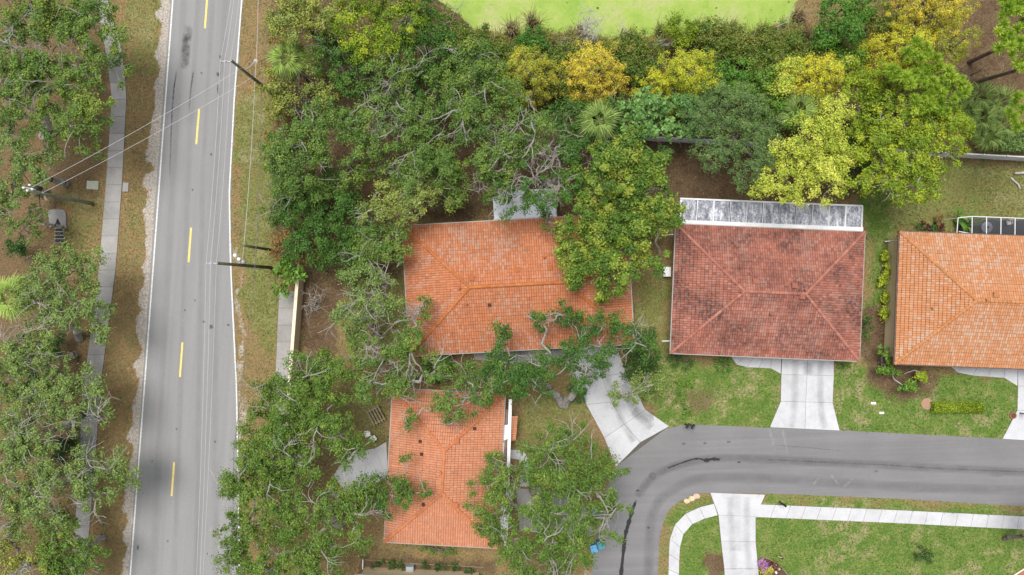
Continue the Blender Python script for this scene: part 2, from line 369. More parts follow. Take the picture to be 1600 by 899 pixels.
def zone(kind, px, py, soft=9.0, reps=10):
    acc = np.zeros(px.shape); r = np.random.default_rng(5)
    wx = (noise2(px / 22, py / 22, 3) - .5) * 26 + (noise2(px / 7, py / 7, 4) - .5) * 10
    wy = (noise2(px / 22, py / 22, 8) - .5) * 26 + (noise2(px / 7, py / 7, 9) - .5) * 10
    if kind == 'sand': wx *= 0.6; soft = 3.0
    if kind == 'pond': wx *= 0.5; wy *= 0.5; soft = 4.0
    for k in range(reps):
        jx, jy = r.normal(size=2) * soft; m = np.zeros(px.shape)
        for poly, w in Z[kind]: m = np.maximum(m, inpoly(px + wx + jx, py + wy + jy, poly) * w)
        acc += m
    return acc / reps
fx = np.linspace(-60, 60, 361); fy = np.linspace(-38, 38, 229)
gx = np.concatenate([[-400, -250, -150, -100, -75], fx, [75, 100, 150, 250, 400]]); gy = np.concatenate([[-400, -250, -150, -90, -60], fy, [60, 90, 150, 250, 400]])
GX, GY = np.meshgrid(gx, gy); gpx, gpy = PX(GX, GY)
att = {k: zone(k, gpx, gpy) for k in Z}
rdmask = inpoly(gpx, gpy, [(245, -60), (395, -60), (375, 300), (395, 960), (185, 960)]) | inpoly(gpx, gpy, [(900, 640), (1640, 640), (1640, 960), (900, 960)])
GZ = -0.02 - 0.85 * att['pond'] + np.where(rdmask, 0, (noise2(GX * .6, GY * .6, 21) - .6) * 0.06)
nx, ny = len(gx), len(gy)
idx = np.arange(nx * ny).reshape(ny, nx)
quads = np.stack([idx[:-1, :-1], idx[:-1, 1:], idx[1:, 1:], idx[1:, :-1]], -1).reshape(-1, 4)
me = bpy.data.meshes.new('ground')
me.vertices.add(nx * ny); me.vertices.foreach_set('co', np.stack([GX, GY, GZ], -1).astype(np.float32).ravel())
me.loops.add(quads.size); me.loops.foreach_set('vertex_index', quads.ravel().astype(np.int32))
me.polygons.add(len(quads)); me.polygons.foreach_set('loop_start', np.arange(0, quads.size, 4, dtype=np.int32))
me.polygons.foreach_set('use_smooth', np.ones(len(quads), bool))
for k in att:
    a = me.attributes.new(k, 'FLOAT', 'POINT'); a.data.foreach_set('value', att[k].astype(np.float32).ravel())
me.update(calc_edges=True)
m, nt, b = new_mat('ground_cover')
pos = N(nt, 'ShaderNodeNewGeometry').outputs['Position']
nA = noise_node(nt, 0.16, 4, 0.6, pos); nB = noise_node(nt, 0.7, 5, 0.65, pos); nC = noise_node(nt, 4.0, 5, 0.75, pos); nD = noise_node(nt, 17.0, 3, 0.75, pos)
fBC = mth(nt, 'ADD', mth(nt, 'MULTIPLY', nB, 0.55), mth(nt, 'MULTIPLY', nC, 0.45))
dry = ramp(nt, fBC, [(0.36, (0.29, 0.175, 0.085)), (0.50, (0.25, 0.175, 0.08)), (0.62, (0.175, 0.155, 0.06))])
lush = ramp(nt, fBC, [(0.36, (0.074, 0.150, 0.023)), (0.49, (0.125, 0.192, 0.035)), (0.62, (0.215, 0.228, 0.072))])
tan = ramp(nt, nC, [(0.3, (0.24, 0.20, 0.09)), (0.7, (0.40, 0.34, 0.20))])
lush = mixc(nt, mapr(nt, mth(nt, 'ADD', mth(nt, 'MULTIPLY', nA, 0.5), mth(nt, 'MULTIPLY', nB, 0.5)), 0.51, 0.61, 0, 0.7), lush, tan)
lit = ramp(nt, fBC, [(0.36, (0.070, 0.046, 0.026)), (0.50, (0.130, 0.082, 0.045)), (0.64, (0.165, 0.130, 0.070))])
sandc = ramp(nt, nC, [(0.3, (0.33, 0.28, 0.23)), (0.7, (0.50, 0.46, 0.41))])
c = mixc(nt, mapr(nt, mth(nt, 'ADD', attr(nt, 'lawn'), mth(nt, 'MULTIPLY', mth(nt, 'SUBTRACT', nB, 0.5), 0.9)), 0.2, 0.8), dry, lush)
c = mixc(nt, mapr(nt, mth(nt, 'ADD', attr(nt, 'litter'), mth(nt, 'MULTIPLY', mth(nt, 'SUBTRACT', nB, 0.5), 0.8)), 0.25, 0.75), c, lit)
c = mixc(nt, mapr(nt, mth(nt, 'ADD', attr(nt, 'sand'), mth(nt, 'MULTIPLY', mth(nt, 'SUBTRACT', fBC, 0.55), 2.2)), 0.35, 0.65), c, sandc)
c = mixc(nt, 1.0, c, ramp(nt, nD, [(0.28, (0.50,) * 3), (0.72, (1.42,) * 3)]), 'MULTIPLY')
c = mixc(nt, 1.0, c, ramp(nt, noise_node(nt, 5.5, 3, 0.7, pos), [(0.3, (0.66,) * 3), (0.7, (1.26,) * 3)]), 'MULTIPLY')
c = mixc(nt, mapr(nt, attr(nt, 'pond'), 0.3, 0.7), c, (0.05, 0.04, 0.02))
nt.links.new(c, b.inputs['Base Color']); b.inputs['Roughness'].default_value = 0.95
bump(nt, b, mth(nt, 'ADD', nC, nD), 0.6, 0.06)
me.materials.append(m)
ground = bpy.data.objects.new('ground', me); COL.objects.link(ground); tag(ground, kind='structure')

# pond with a skin of green algae
m, nt, b = new_mat('algae_skin'); pos = N(nt, 'ShaderNodeNewGeometry').outputs['Position']
n1 = noise_node(nt, 0.25, 6, 0.65, pos); n2 = noise_node(nt, 3.5, 5, 0.7, pos); n3 = noise_node(nt, 0.9, 6, 0.7, pos)
c = ramp(nt, n1, [(0.32, (0.20, 0.33, 0.045)), (0.5, (0.285, 0.385, 0.075)), (0.66, (0.37, 0.385, 0.16))])
c = mixc(nt, 1.0, c, ramp(nt, n2, [(0.25, (0.86,) * 3), (0.7, (1.08,) * 3)]), 'MULTIPLY')
c = mixc(nt, mapr(nt, n3, 0.60, 0.70, 0, 0.55), c, (0.17, 0.19, 0.06)); c = mixc(nt, mapr(nt, noise_node(nt, 1.7, 3, 0.5, pos), 0.68, 0.74, 0, 0.9), c, (0.05, 0.06, 0.02))
nt.links.new(c, b.inputs['Base Color']); b.inputs['Roughness'].default_value = 0.7
wb = MB(); wb.prism([P(x, y) for x, y in [(660, -420), (660, 20), (700, 62), (860, 72), (1130, 70), (1250, 50), (1290, -420)]], -0.36, -0.30)
pond = tag(wb.build('pond', m), kind='structure')

# ------------------------------------------------------------------ roads, markings and stains
def lerp(a, b, t): return a + (b - a) * t
def along(pts, n):
    """resample a pixel polyline evenly"""
    p = np.array(pts, float); d = np.r_[0, np.cumsum(np.hypot(*np.diff(p, axis=0).T))]
    t = np.linspace(0, d[-1], n); return np.stack([np.interp(t, d, p[:, 0]), np.interp(t, d, p[:, 1])], 1)
def smooth_line(pts, n=40):
    """Catmull-Rom through pixel points"""
    p = [np.array(q, float) for q in pts]; p = [2 * p[0] - p[1]] + p + [2 * p[-1] - p[-2]]; out = []
    k = max(2, n // (len(p) - 3))
    for i in range(1, len(p) - 2):
        for j in range(k):
            t = j / k
            out.append(0.5 * (2 * p[i] + (p[i + 1] - p[i - 1]) * t + (2 * p[i - 1] - 5 * p[i] + 4 * p[i + 1] - p[i + 2]) * t * t + (3 * p[i] - p[i - 1] - 3 * p[i + 1] + p[i + 2]) * t ** 3))
    out.append(p[-2]); return [tuple(q) for q in out]
def sheet(name, poly, z, mat, parent=None, th=0.03):
    return MB().prism([P(x, y) for x, y in poly], z - th, z).build(name, mat, parent)
def rough_edge(pts, amp, seed, n=160):
    q = along(pts, n); r = np.random.default_rng(seed)
    return [(x + r.normal() * amp, y + r.normal() * amp * 0.4) for x, y in q]
RE = [(388, -120), (380.5, 0), (369, 150), (361, 300), (362.5, 397), (366, 480), (371.5, 600), (374, 720), (378, 960), (384, 1100)]
LE = [(276, -120), (267.5, 0), (245, 290), (223.5, 600), (201.5, 899), (187, 1100)]
road = tag(sheet('road', rough_edge(LE, 0.5, 1) + rough_edge(RE, 0.7, 2)[::-1], 0.012, M['road'], th=0.06), kind='structure')
street_top = [(1900, 706), (1600, 687.5), (1310, 672), (1205, 668)] + smooth_line([(1090, 664), (1062, 665), (1035, 673), (1000, 691), (975, 712), (962, 730), (945, 770), (935, 812), (925, 870), (922, 960), (920, 1100)], 50)
street_bot = [(1900, 808), (1600, 790.5), (1400, 778.5), (1195, 771)] + smooth_line([(1109, 769.5), (1085, 773), (1060, 784), (1042, 802), (1033, 828), (1029, 860), (1028, 960), (1028, 1100)], 50)
street = tag(sheet('street', [(x + random.gauss(0, .4), y + random.gauss(0, .4)) for x, y in street_top + street_bot[::-1]], 0.012, M['street'], th=0.06), kind='structure')

def strip(name, pts, w, z, mat, parent=None, fade=None, edge=None, jitter=0.0):
    """flat strip along pixel points; w in metres (number or list); with fade a vertex attribute falls off to the edges"""
    wp = [Vector(P(x, y, 0)) for x, y in pts]; k = len(wp)
    if not hasattr(w, '__len__'): w = [w] * k
    cols = (-1, -0.5, 0, 0.5, 1) if fade else (-1, 1); v = []; fd = []
    for i, p in enumerate(wp):
        d = (wp[min(i + 1, k - 1)] - wp[max(i - 1, 0)]).normalized(); nrm = Vector((-d.y, d.x, 0)); jj = 1 + random.uniform(-jitter, jitter)
        for cc in cols:
            q = p + nrm * (w[i] * 0.5 * cc * jj); v.append((q.x, q.y, z))
            if fade: fd.append((1 - abs(cc) ** 2) * (fade(i / (k - 1)) if callable(fade) else 1.0))
    n = len(cols)
    f = [(i * n + j, i * n + j + 1, (i + 1) * n + j + 1, (i + 1) * n + j) for i in range(k - 1) for j in range(n - 1)]
    o = MB().add(v, f).build(name, mat, parent)
    if fade:
        a = o.data.attributes.new('fade', 'FLOAT', 'POINT'); a.data.foreach_set('value', fd)
    return o
bell = lambda t: math.sin(math.pi * min(1, max(0, t))) ** 0.6
tail = lambda t: min(1, t * 12) * (1 - t) ** 0.5
strip('edge_line', along([(278, -120), (271, 0), (249, 300), (227, 600), (204.5, 899), (189, 1100)], 60), 0.145, 0.017, M['white_line'], road)
strip('edge_line', along([(386.5, -120), (378.5, 0), (367, 150), (359, 300), (360.5, 397), (364, 480), (370, 600), (372.5, 720), (376, 960)], 60), 0.135, 0.017, M['white_line'], road)
for (x0, y0, x1, y1) in ((325, -8, 321, 45), (312, 171, 307.5, 226), (299.5, 356, 295.5, 410), (286, 535, 282, 589), (273, 722, 269, 775), (337, -190, 333, -137), (260, 908, 256, 962)):
    strip('lane_dash', [(x0, y0), (x1, y1)], 0.20, 0.017, M['yellow_line'], road)
strip('tyre_mark', along([(277, 110), (273, 135), (270, 170), (268, 215), (266, 280)], 20), 0.22, 0.0165, M['tyre'], road, tail)
strip('tyre_mark', along([(303, 112), (299, 140), (296, 175)], 14), 0.2, 0.0165, M['tyre'], road, tail)
strip('oil_smudge', along([(297, 40), (293, 60), (291, 85), (289, 110)], 16), 1.1, 0.0165, M['oil'], road, bell)
strip('tyre_mark', along([(342, 132), (341, 140), (343, 150)], 10), 0.22, 0.0165, M['tyre'], road, bell)
for x, y, w, l in ((342, 117, .5, 8), (316, 115, .25, 4), (331, 242, .25, 5), (302, 297, .2, 4), (320, 503, .3, 4), (331, 511, .5, 8), (290, 485, .2, 4), (358, 508, .4, 4), (277, 670, .25, 4), (239, 720, .2, 4), (217, 855, .3, 10), (263, 845, .22, 4), (337, 690, .25, 4), (306, 470, .2, 5), (345, 90, .3, 6)):
    strip('road_spot', along([(x, y - l / 2), (x - .5, y + l / 2)], 6), w, 0.0165, M['tyre'], road, bell)
for xo, wd in ((0.22, 0.5), (0.42, 0.4), (0.62, 0.4), (0.80, 0.5)):           # worn wheel tracks
    L = along([(lerp(267, 380, xo), -60), (lerp(245, 361, xo), 300), (lerp(223, 366, xo), 600), (lerp(200, 372, xo), 960)], 60)
    strip('wheel_track', L, wd * 1.8, 0.0145 + xo * .001, M['darkpatch'], road, lambda t: 0.22)
# seeping cracks and scuffs on the side street
strip('tar_seep', smooth_line([(1125, 718), (1113, 717), (1102, 719), (1092, 716.5), (1080, 718), (1062, 724), (1043, 731)], 40), [0.35] * 10 + [0.5] * 4 + [0.22] * 40, 0.0165, M['wet'], street, lambda t: min(1, t * 14) * (1 - t * .7), jitter=.3)
strip('tar_seep', smooth_line([(994, 780), (987, 800), (981, 820), (977, 835), (974, 860), (970, 899), (966, 960)], 40), [0.30] * 6 + [0.42] * 60, 0.0165, M['wet'], street, lambda t: min(1, t * 10), jitter=.35)
strip('worn_band', smooth_line([(1600, 738), (1450, 730), (1320, 724), (1210, 718), (1120, 716), (1060, 726), (1020, 745), (995, 775)], 60), 1.1, 0.0145, M['darkpatch'], street, lambda t: .75)
strip('worn_band', smooth_line([(1600, 766), (1450, 762), (1320, 755), (1200, 748), (1110, 746), (1060, 760), (1020, 800), (1012, 899)], 60), 1.3, 0.0142, M['darkpatch'], street, lambda t: .5)
strip('crack_line', along([(1205, 695), (1260, 699), (1320, 705)], 20), 0.10, 0.0165, M['tyre'], street, lambda t: .5 * bell(t), jitter=.4)
strip('crack_line', along([(1540, 743), (1567, 744)], 10), 0.12, 0.0165, M['tyre'], street, lambda t: .5 * bell(t))
strip('crack_line', smooth_line([(1200, 718), (1290, 722), (1380, 726), (1470, 732), (1600, 737)], 60), 0.14, 0.0163, M['tyre'], street, lambda t: .35, jitter=.5)
for pts in ([(1201, 671), (1207, 690), (1212, 710)], [(1222, 672), (1227, 695), (1231, 715)], [(1318, 760), (1327, 752), (1335, 743)], [(1298, 742), (1305, 752), (1312, 758)], [(1270, 757), (1280, 745)]):
    strip('pale_scuff', smooth_line(pts, 12), 0.35, 0.0163, M['chalk'], street, lambda t: (1 - t) * .9 + .1)
for x, y in ((1068, 693), (1101, 692), (1138, 690), (1154, 722), (1013, 824), (1368, 736), (996, 766)):
    strip('road_spot', along([(x - 3, y), (x + 3, y)], 6), 0.25, 0.0165, M['tyre'], street, bell)
manhole = MB().lathe((*P(1019, 744)[:2], 0.013), [(0.0, .004), (.38, .004), (.40, .002)], 20).build('manhole_cover', M['metal']); manhole.data.materials[0] = M['darkpatch'] if False else m_plain('iron_cover', (0.11, 0.108, 0.108), 0.8, .15)
tag(manhole, 'round iron manhole cover set in the bend of the side street', 'manhole cover')

# ------------------------------------------------------------------ slabs: sidewalks, driveways, walkways
def quad_slab(name, q, parent, mat, z=0.035, gap=0.012, th=0.10):
    p = [Vector(P(x, y)) for x, y in q]; c = sum(p, Vector()) / len(p)
    pts = []
    for a in p:
        d = c - a; pts.append(a + d.normalized() * gap * 1.6)
    return MB().prism([(v.x, v.y) for v in pts], z - th, z).build(name, mat, parent)
def walk(name, left, right, n, mat, z=0.035, label=None):
    """a concrete path: a bed with n slabs between two pixel edge lines"""
    a, b_ = along(left, n + 1), along(right, n + 1)
    bed = sheet(name, [tuple(q) for q in a] + [tuple(q) for q in b_[::-1]], 0.012, M['bed'], th=0.05); tag(bed, kind='structure')
    for i in range(n):
        quad_slab('slab', [a[i], a[i + 1], b_[i + 1], b_[i]], bed, mat, z + random.uniform(-.004, .004))
    return bed
walk('sidewalk', [(135, -80), (146, -5), (155, 30), (163, 60), (176, 150), (167, 285), (153, 450), (133, 590), (128, 635), (125, 750), (112, 880), (104, 980)],
     [(158, -80), (170, 0), (177, 30), (191, 75), (199, 150), (192, 285), (182, 420), (160, 590), (152, 690), (147, 760), (136, 880), (128, 980)], 40, M['old_concrete'])
walk('sidewalk', [(437, 455), (433, 541), (430, 620), (426, 720)], [(466, 455), (461, 541), (457, 620), (453, 720)], 10, M['old_concrete'])
walk('sidewalk', [(1179, 807.5), (1400, 817), (1600, 827), (1900, 843)], [(1187, 787.5), (1400, 796.5), (1600, 806.5), (1900, 822)], 30, M['concrete'])
walk('sidewalk', smooth_line([(1121, 804.5), (1095, 812), (1074, 824), (1065, 842), (1061, 870), (1060, 960)], 40), smooth_line([(1115, 786.5), (1090, 793), (1064, 807), (1050, 828), (1045, 856), (1043, 960)], 40), 9, M['concrete'])
def drive(name, rows, mat=None):
    """rows of pixel points across the drive; slabs between neighbouring rows and columns"""
    bed = sheet(name, [r[0] for r in rows] + [r[-1] for r in rows[::-1]], 0.0125, M['bed'], th=0.05); tag(bed, kind='structure')
    for r0, r1 in zip(rows, rows[1:]):
        for i in range(len(r0) - 1):
            quad_slab('slab', [r0[i], r0[i + 1], r1[i + 1], r1[i]], bed, mat or M['concrete'], 0.035 + random.uniform(-.002, .002))
    return bed
drive('driveway', [[(888, 540), (925, 540), (962, 540)], [(900, 590), (940, 588), (978, 583)], [(916, 632), (955, 628), (994, 612)], [(944, 684), (975, 663), (1008, 640)], [(962, 729), (1000, 691), (1045, 666)]])
drive('driveway', [[(1221, 558), (1261, 558), (1302, 558)], [(1220, 585), (1260, 586), (1302, 587)], [(1219, 627), (1258, 628), (1300, 629)], [(1202, 667.5), (1257, 670), (1311, 672.5)]])
drive('driveway', [[(1589, 560), (1640, 560), (1690, 560)], [(1589, 603), (1640, 604), (1690, 604)], [(1588, 641), (1640, 642), (1690, 642)], [(1565, 685.5), (1640, 690), (1710, 694)]])
drive('driveway', [[(1109, 769.5), (1195, 772.5)], [(1122, 804.5), (1180, 806.5)], [(1126, 845), (1180, 846)], [(1131, 888), (1184, 887)], [(1134, 940), (1188, 940)], [(1136, 1000), (1190, 1000)]])
walk('walkway', smooth_line([(1140, 555), (1146, 566), (1158, 573), (1180, 574.5), (1205, 576), (1219, 584)], 25), [(1150, 552), (1165, 556), (1180, 557), (1200, 558), (1220, 559)], 5, M['concrete'])
walk('walkway', smooth_line([(1476, 566), (1486, 576), (1500, 584), (1530, 588), (1570, 591), (1588, 603)], 25), [(1490, 562), (1505, 564), (1530, 566), (1560, 568), (1589, 570)], 5, M['concrete'])
walk('walkway', [(738, 548), (790, 549), (840, 548), (886, 546)], [(742, 562), (790, 566), (840, 570), (890, 568)], 6, M['old_concrete'])
walk('walkway', [(796, 702), (826, 704), (826, 760)], [(796, 716), (812, 718), (812, 760)], 4, M['concrete'])
walk('patio', [(520, 745), (545, 706), (590, 700), (604, 690)], [(560, 785), (572, 760), (604, 748), (606, 728)], 5, M['concrete'])
drive('driveway', [[(806, 762), (850, 766), (900, 772)], [(808, 792), (850, 796), (920, 800)], [(812, 830), (862, 832), (928, 836)]], M['old_concrete'])
drv = [bpy.data.objects[n] for n in ('driveway', 'driveway.001', 'driveway.002', 'driveway.003')]
for d_, pts, w_, a_ in ((drv[1], [(1242, 562), (1241, 600), (1240, 640), (1236, 668)], .9, .35), (drv[1], [(1282, 564), (1281, 600), (1282, 640), (1288, 669)], .9, .4), (drv[1], [(1262, 566), (1261, 585)], 1.2, .5), (drv[0], [(940, 560), (952, 600), (968, 650), (990, 690)], .9, .45), (drv[0], [(975, 600), (990, 640), (1018, 668)], 1.1, .5), (drv[0], [(990, 640), (1005, 650), (1020, 648)], 1.6, .6), (drv[3], [(1140, 776), (1142, 830), (1146, 890)], .9, .3), (drv[3], [(1166, 776), (1166, 830), (1170, 890)], .9, .3)):
    strip('tyre_stain', smooth_line(pts, 16), w_, 0.0415, M['darkpatch'], d_, (lambda v: (lambda t: v))(a_))
strip('grey_stain', smooth_line([(1150, 775), (1148, 800), (1152, 830), (1150, 860)], 20), 1.6, 0.0405, M['darkpatch'], None, lambda t: .22).name = 'grey_stain'
tag(bpy.data.objects['grey_stain'], kind='structure')

# ------------------------------------------------------------------ houses
TILE = {
 'A': m_tile('terracotta_tiles', [(0.354, 0.128, 0.061), (0.464, 0.165, 0.073), (0.537, 0.213, 0.104)], (0.46, 0.31, 0.24), 0.52, (0.15, 0.09, 0.065), 0.30, 1),
 'B': m_tile('salmon_tiles', [(0.425, 0.171, 0.094), (0.519, 0.21, 0.112), (0.578, 0.266, 0.153)], (0.50, 0.32, 0.22), 0.22, (0.22, 0.10, 0.06), 0.18, 2),
 'C': m_tile('dark_red_tiles', [(0.21, 0.078, 0.055), (0.33, 0.120, 0.083), (0.42, 0.180, 0.130)], (0.38, 0.23, 0.19), 0.50, (0.050, 0.032, 0.030), 0.92, 13),
 'D': m_tile('orange_tiles', [(0.403, 0.175, 0.08), (0.488, 0.212, 0.095), (0.53, 0.254, 0.133)], (0.50, 0.37, 0.28), 0.62, (0.25, 0.13, 0.08), 0.15, 4)}
CAPM = {
 'A': m_tile('terracotta_caps', [(0.38, 0.12, 0.035), (0.46, 0.145, 0.04), (0.50, 0.17, 0.05)], (0.46, 0.25, 0.15), 0.25, (0.2, 0.08, 0.04), 0.2, 5),
 'B': m_tile('salmon_caps', [(0.44, 0.145, 0.06), (0.50, 0.17, 0.07), (0.54, 0.20, 0.09)], (0.46, 0.25, 0.15), 0.2, (0.2, 0.08, 0.04), 0.2, 6),
 'C': m_tile('dark_red_caps', [(0.31, 0.11, 0.075), (0.38, 0.15, 0.105), (0.42, 0.18, 0.13)], (0.42, 0.24, 0.2), 0.3, (0.13, 0.06, 0.05), 0.5, 7),
 'D': m_tile('orange_caps', [(0.42, 0.17, 0.06), (0.48, 0.20, 0.075), (0.52, 0.23, 0.09)], (0.46, 0.30, 0.2), 0.2, (0.25, 0.1, 0.05), 0.2, 8)}

def tiles_mesh(name, slopes, mat, parent, ze, pitch, rp=0.35, cw=0.235):
    """slopes: (origin xy, u dir, v dir, eave length, run, cut left, cut right) in local metres"""
    co, ti, hu = [], [], []
    r = random.Random(len(slopes) * 7 + int(ze * 100))
    prof = ((0.0, 0.0), (0.28, 0.030), (0.72, 0.030), (1.0, 0.0))
    for (o, ud, vd, L, run, cl, cr) in slopes:
        nr = int(run / rp) + 1
        for i in range(nr):
            v0 = i * rp + r.uniform(-.006, .006); v1 = min(v0 + rp - 0.014, run)
            if v0 > run - 0.05: continue
            off = 0.0
            for j in range(-1, int(L / cw) + 2):
                u0 = j * cw + off; u1 = u0 + cw - 0.016
                row = []
                jl = r.uniform(-.012, .012); jz = r.uniform(-.006, .008)
                for (vv, lift) in ((v0 + jl, 0.058 + jz), (v1, 0.014)):
                    for fr, h in prof:
                        u = u0 + (u1 - u0) * fr; u = min(max(u, vv * cl), L - vv * cr)
                        row.append((o[0] + ud[0] * u + vd[0] * vv, o[1] + ud[1] * u + vd[1] * vv, ze + vv * pitch + lift + h, u))
                if row[3][3] - row[0][3] < 0.03: continue
                t, h_ = min(1, max(0, r.gauss(.5, .15))), r.random()
                p = [q[:3] for q in row]
                bot = [(q[0], q[1], q[2] - 0.05) for q in p[:4]]
                for k in range(3):
                    co += [p[k], p[k + 1], p[k + 5], p[k + 4]]; ti.append(t); hu.append(h_)
                    co += [bot[k], bot[k + 1], p[k + 1], p[k]]; ti.append(t * .6); hu.append(0)
    o = np_mesh(name, np.array(co), 4, mat, parent, ti, hu); o['kind'] = 'stuff'
    return o
def caps_mesh(name, lines, mat, parent, rad=0.17, ln=0.40):
    co, ti, hu = [], [], []
    for a, b_ in lines:
        a, b_ = Vector(a), Vector(b_); d = b_ - a; n = max(1, int(d.length / ln)); dn = d.normalized()
        side = dn.cross(Vector((0, 0, 1))).normalized(); up = side.cross(dn)
        for i in range(n):
            p0, p1 = a + d * (i / n), a + d * ((i + 1.12) / n); t = random.random(); h_ = random.random()
            rings = []
            for p, rr, lf in ((p0, rad, 0.045), (p1, rad * .86, 0.015)):
                rings.append([tuple(p + side * (rr * math.cos(q)) + up * (rr * .8 * math.sin(q) + lf)) for q in (-.25, .45, 1.1, math.pi / 2, 2.04, 2.69, 3.39)])
            for k in range(6):
                co += [rings[0][k], rings[0][k + 1], rings[1][k + 1], rings[1][k]]; ti.append(t); hu.append(h_)
            co += [rings[0][0], rings[0][2], rings[0][4], rings[0][6]]; ti.append(t * .5); hu.append(0)
    o = np_mesh(name, np.array(co), 4, mat, parent, ti, hu); o['kind'] = 'stuff'
    return o
def hip(L, S, ze, pitch, rot90):
    hs = S / 2; T = (lambda x, y: (-y, x)) if rot90 else (lambda x, y: (x, y))
    s = [(T(-L / 2, -hs), T(1, 0), T(0, 1), L, hs, 1, 1), (T(L / 2, hs), T(-1, 0), T(0, -1), L, hs, 1, 1),
         (T(-L / 2, hs), T(0, -1), T(1, 0), S, hs, 1, 1), (T(L / 2, -hs), T(0, 1), T(-1, 0), S, hs, 1, 1)]
    zr = ze + hs * pitch; R0, R1 = (*T(-L / 2 + hs, 0), zr), (*T(L / 2 - hs, 0), zr)
    cn = [(*T(-L / 2, -hs), ze), (*T(L / 2, -hs), ze), (*T(L / 2, hs), ze), (*T(-L / 2, hs), ze)]
    lines = [(cn[0], R0), (cn[3], R0), (cn[1], R1), (cn[2], R1), (R0, R1)]
    return s, lines, cn, R0, R1
def make_window(h, x, y, face, w=1.4, hh=1.1, zc=1.45):
    """window in a wall; face 0..3 = south, east, north, west outward"""
    a = (0, math.pi / 2, math.pi, -math.pi / 2)[face]
    ca, sa = math.cos(a), math.sin(a); pt = lambda u, n_: (x + u * ca + n_ * sa, y + u * sa - n_ * ca)
    mb = MB(); t = 0.08
    for u, z, su, sz in ((0, zc + hh / 2, w + t, t), (0, zc - hh / 2, w + t, t), (-w / 2, zc, t, hh - t), (w / 2, zc, t, hh - t), (0, zc, .04, hh - t)):
        mb.box((*pt(u, .03), z), (su, .10, sz), a)
    f = mb.build('window', M['white'], h)
    MB().box((*pt(0, .012), zc), (w - t, .02, hh - t), a).build('pane', M['glass'], f)
def house(label, tl, tr, depth, key, ze=3.0, pitch=0.30, ov=0.55, vents=(), gut='gutter', doors=True, blank=(), group='tile roofed houses'):
    """tl, tr: pixel corners of the far eave; local x runs along it and local y towards it"""
    a, b_ = Vector(P(*tl, ze)), Vector(P(*tr, ze)); d = b_ - a; w = d.length; rz = math.atan2(d.y, d.x)
    c = (a + b_) / 2 + Vector((math.sin(rz), -math.cos(rz), 0)) * depth / 2
    h = root('house', label, 'house', (c.x, c.y, 0), group, rz, local=True)
    r90 = depth > w; L, S = max(w, depth), min(w, depth)
    sl, lines, cn, R0, R1 = hip(L, S, ze, pitch, r90)
    mb = MB(); zl = -0.01
    v = [(p[0], p[1], p[2] + zl) for p in cn] + [(R0[0], R0[1], R0[2] + zl), (R1[0], R1[1], R1[2] + zl)] + [(p[0], p[1], ze - 0.16) for p in cn]
    mb.add(v, [(0, 1, 5, 4), (1, 2, 5), (2, 3, 4, 5), (3, 0, 4), (9, 8, 7, 6), (0, 6, 7, 1), (1, 7, 8, 2), (2, 8, 9, 3), (3, 9, 6, 0)])
    roof = mb.build('roof', M['underlay'], h)
    tiles_mesh('roof_tiles', sl, TILE[key], roof, ze, pitch)
    caps_mesh('ridge_tiles', lines, CAPM[key], roof)
    for (vx, vy, kind) in vents:                       # fractions of width / depth from the far left corner
        x, y = (vx - .5) * w, (.5 - vy) * depth
        zz = ze + pitch * max(0, min(w / 2 - abs(x), depth / 2 - abs(y))) + 0.05
        if kind == 'pipe':
            MB().lathe((x, y, zz - .1), [(.10, 0), (.10, .38), (.13, .38), (.13, .44), (.05, .46)], 12).build('vent_pipe', CAPM[key], roof)
        elif kind == 'hood':
            vb = MB(); vb.box((x, y, zz + .06), (.42, .42, .2)); vb.box((x, y, zz + .18), (.50, .50, .05)); vb.build('roof_vent', CAPM[key], roof)
        else:
            MB().box((x, y, zz + .05), (.32, .30, .14)).build('roof_vent', M['underlay'], roof)
    zw = ze - 0.165; wx, wy = w / 2 - ov, depth / 2 - ov
    wb = MB()
    for cx, cy, sx, sy in ((0, -wy + .1, 2 * wx, .2), (0, wy - .1, 2 * wx, .2), (-wx + .1, 0, .2, 2 * wy - .4), (wx - .1, 0, .2, 2 * wy - .4)):
        wb.box((cx, cy, zw / 2), (sx, sy, zw))
    wb.build('wall', M['wall'], h)
    gb = MB(); g = 0.05
    for cx, cy, sx, sy in ((0, -depth / 2 - g, w + 4 * g, 2 * g), (0, depth / 2 + g, w + 4 * g, 2 * g), (-w / 2 - g, 0, 2 * g, depth), (w / 2 + g, 0, 2 * g, depth)):
        gb.box((cx, cy, ze - 0.075), (sx, sy, 0.15))
    gb.build('gutter', M[gut], h)
    if doors:
        for x in (-wx * .55, wx * .15):
            if 'N' not in blank: make_window(h, x, wy, 2)
        for y in (-wy * .5, wy * .4):
            if 'W' not in blank: make_window(h, -wx, y, 3)
            make_window(h, wx, y, 1)
        make_window(h, -wx * .65, -wy, 0)
        gd = MB().box((wx * .55, -wy - .03, 1.08), (4.9, .06, 2.14)).build('garage_door', M['white'], h)
        for k in range(4): MB().box((wx * .55, -wy - .07, .30 + k * .52), (4.7, .02, .46)).build('panel', M['white'], gd)
        fd = MB().box((-wx * .15, -wy - .03, 1.05), (1.0, .06, 2.08)).build('door', m_plain('dark_door_paint', (.12, .07, .05), .5), h)
        MB().box((-wx * .15 + .38, -wy - .09, 1.0), (.05, .06, .14)).build('handle', M['metal'], fd)
        for sx, sy in ((-1, 1), (1, -1)):
            MB().tube([(sx * (wx + .06), sy * (wy - .2), 0), (sx * (wx + .06), sy * (wy - .2), ze - .5), (sx * (wx + ov), sy * (wy - .2), ze - .16)], .05, 6).build('downspout', M['white'], h)
    return h, w
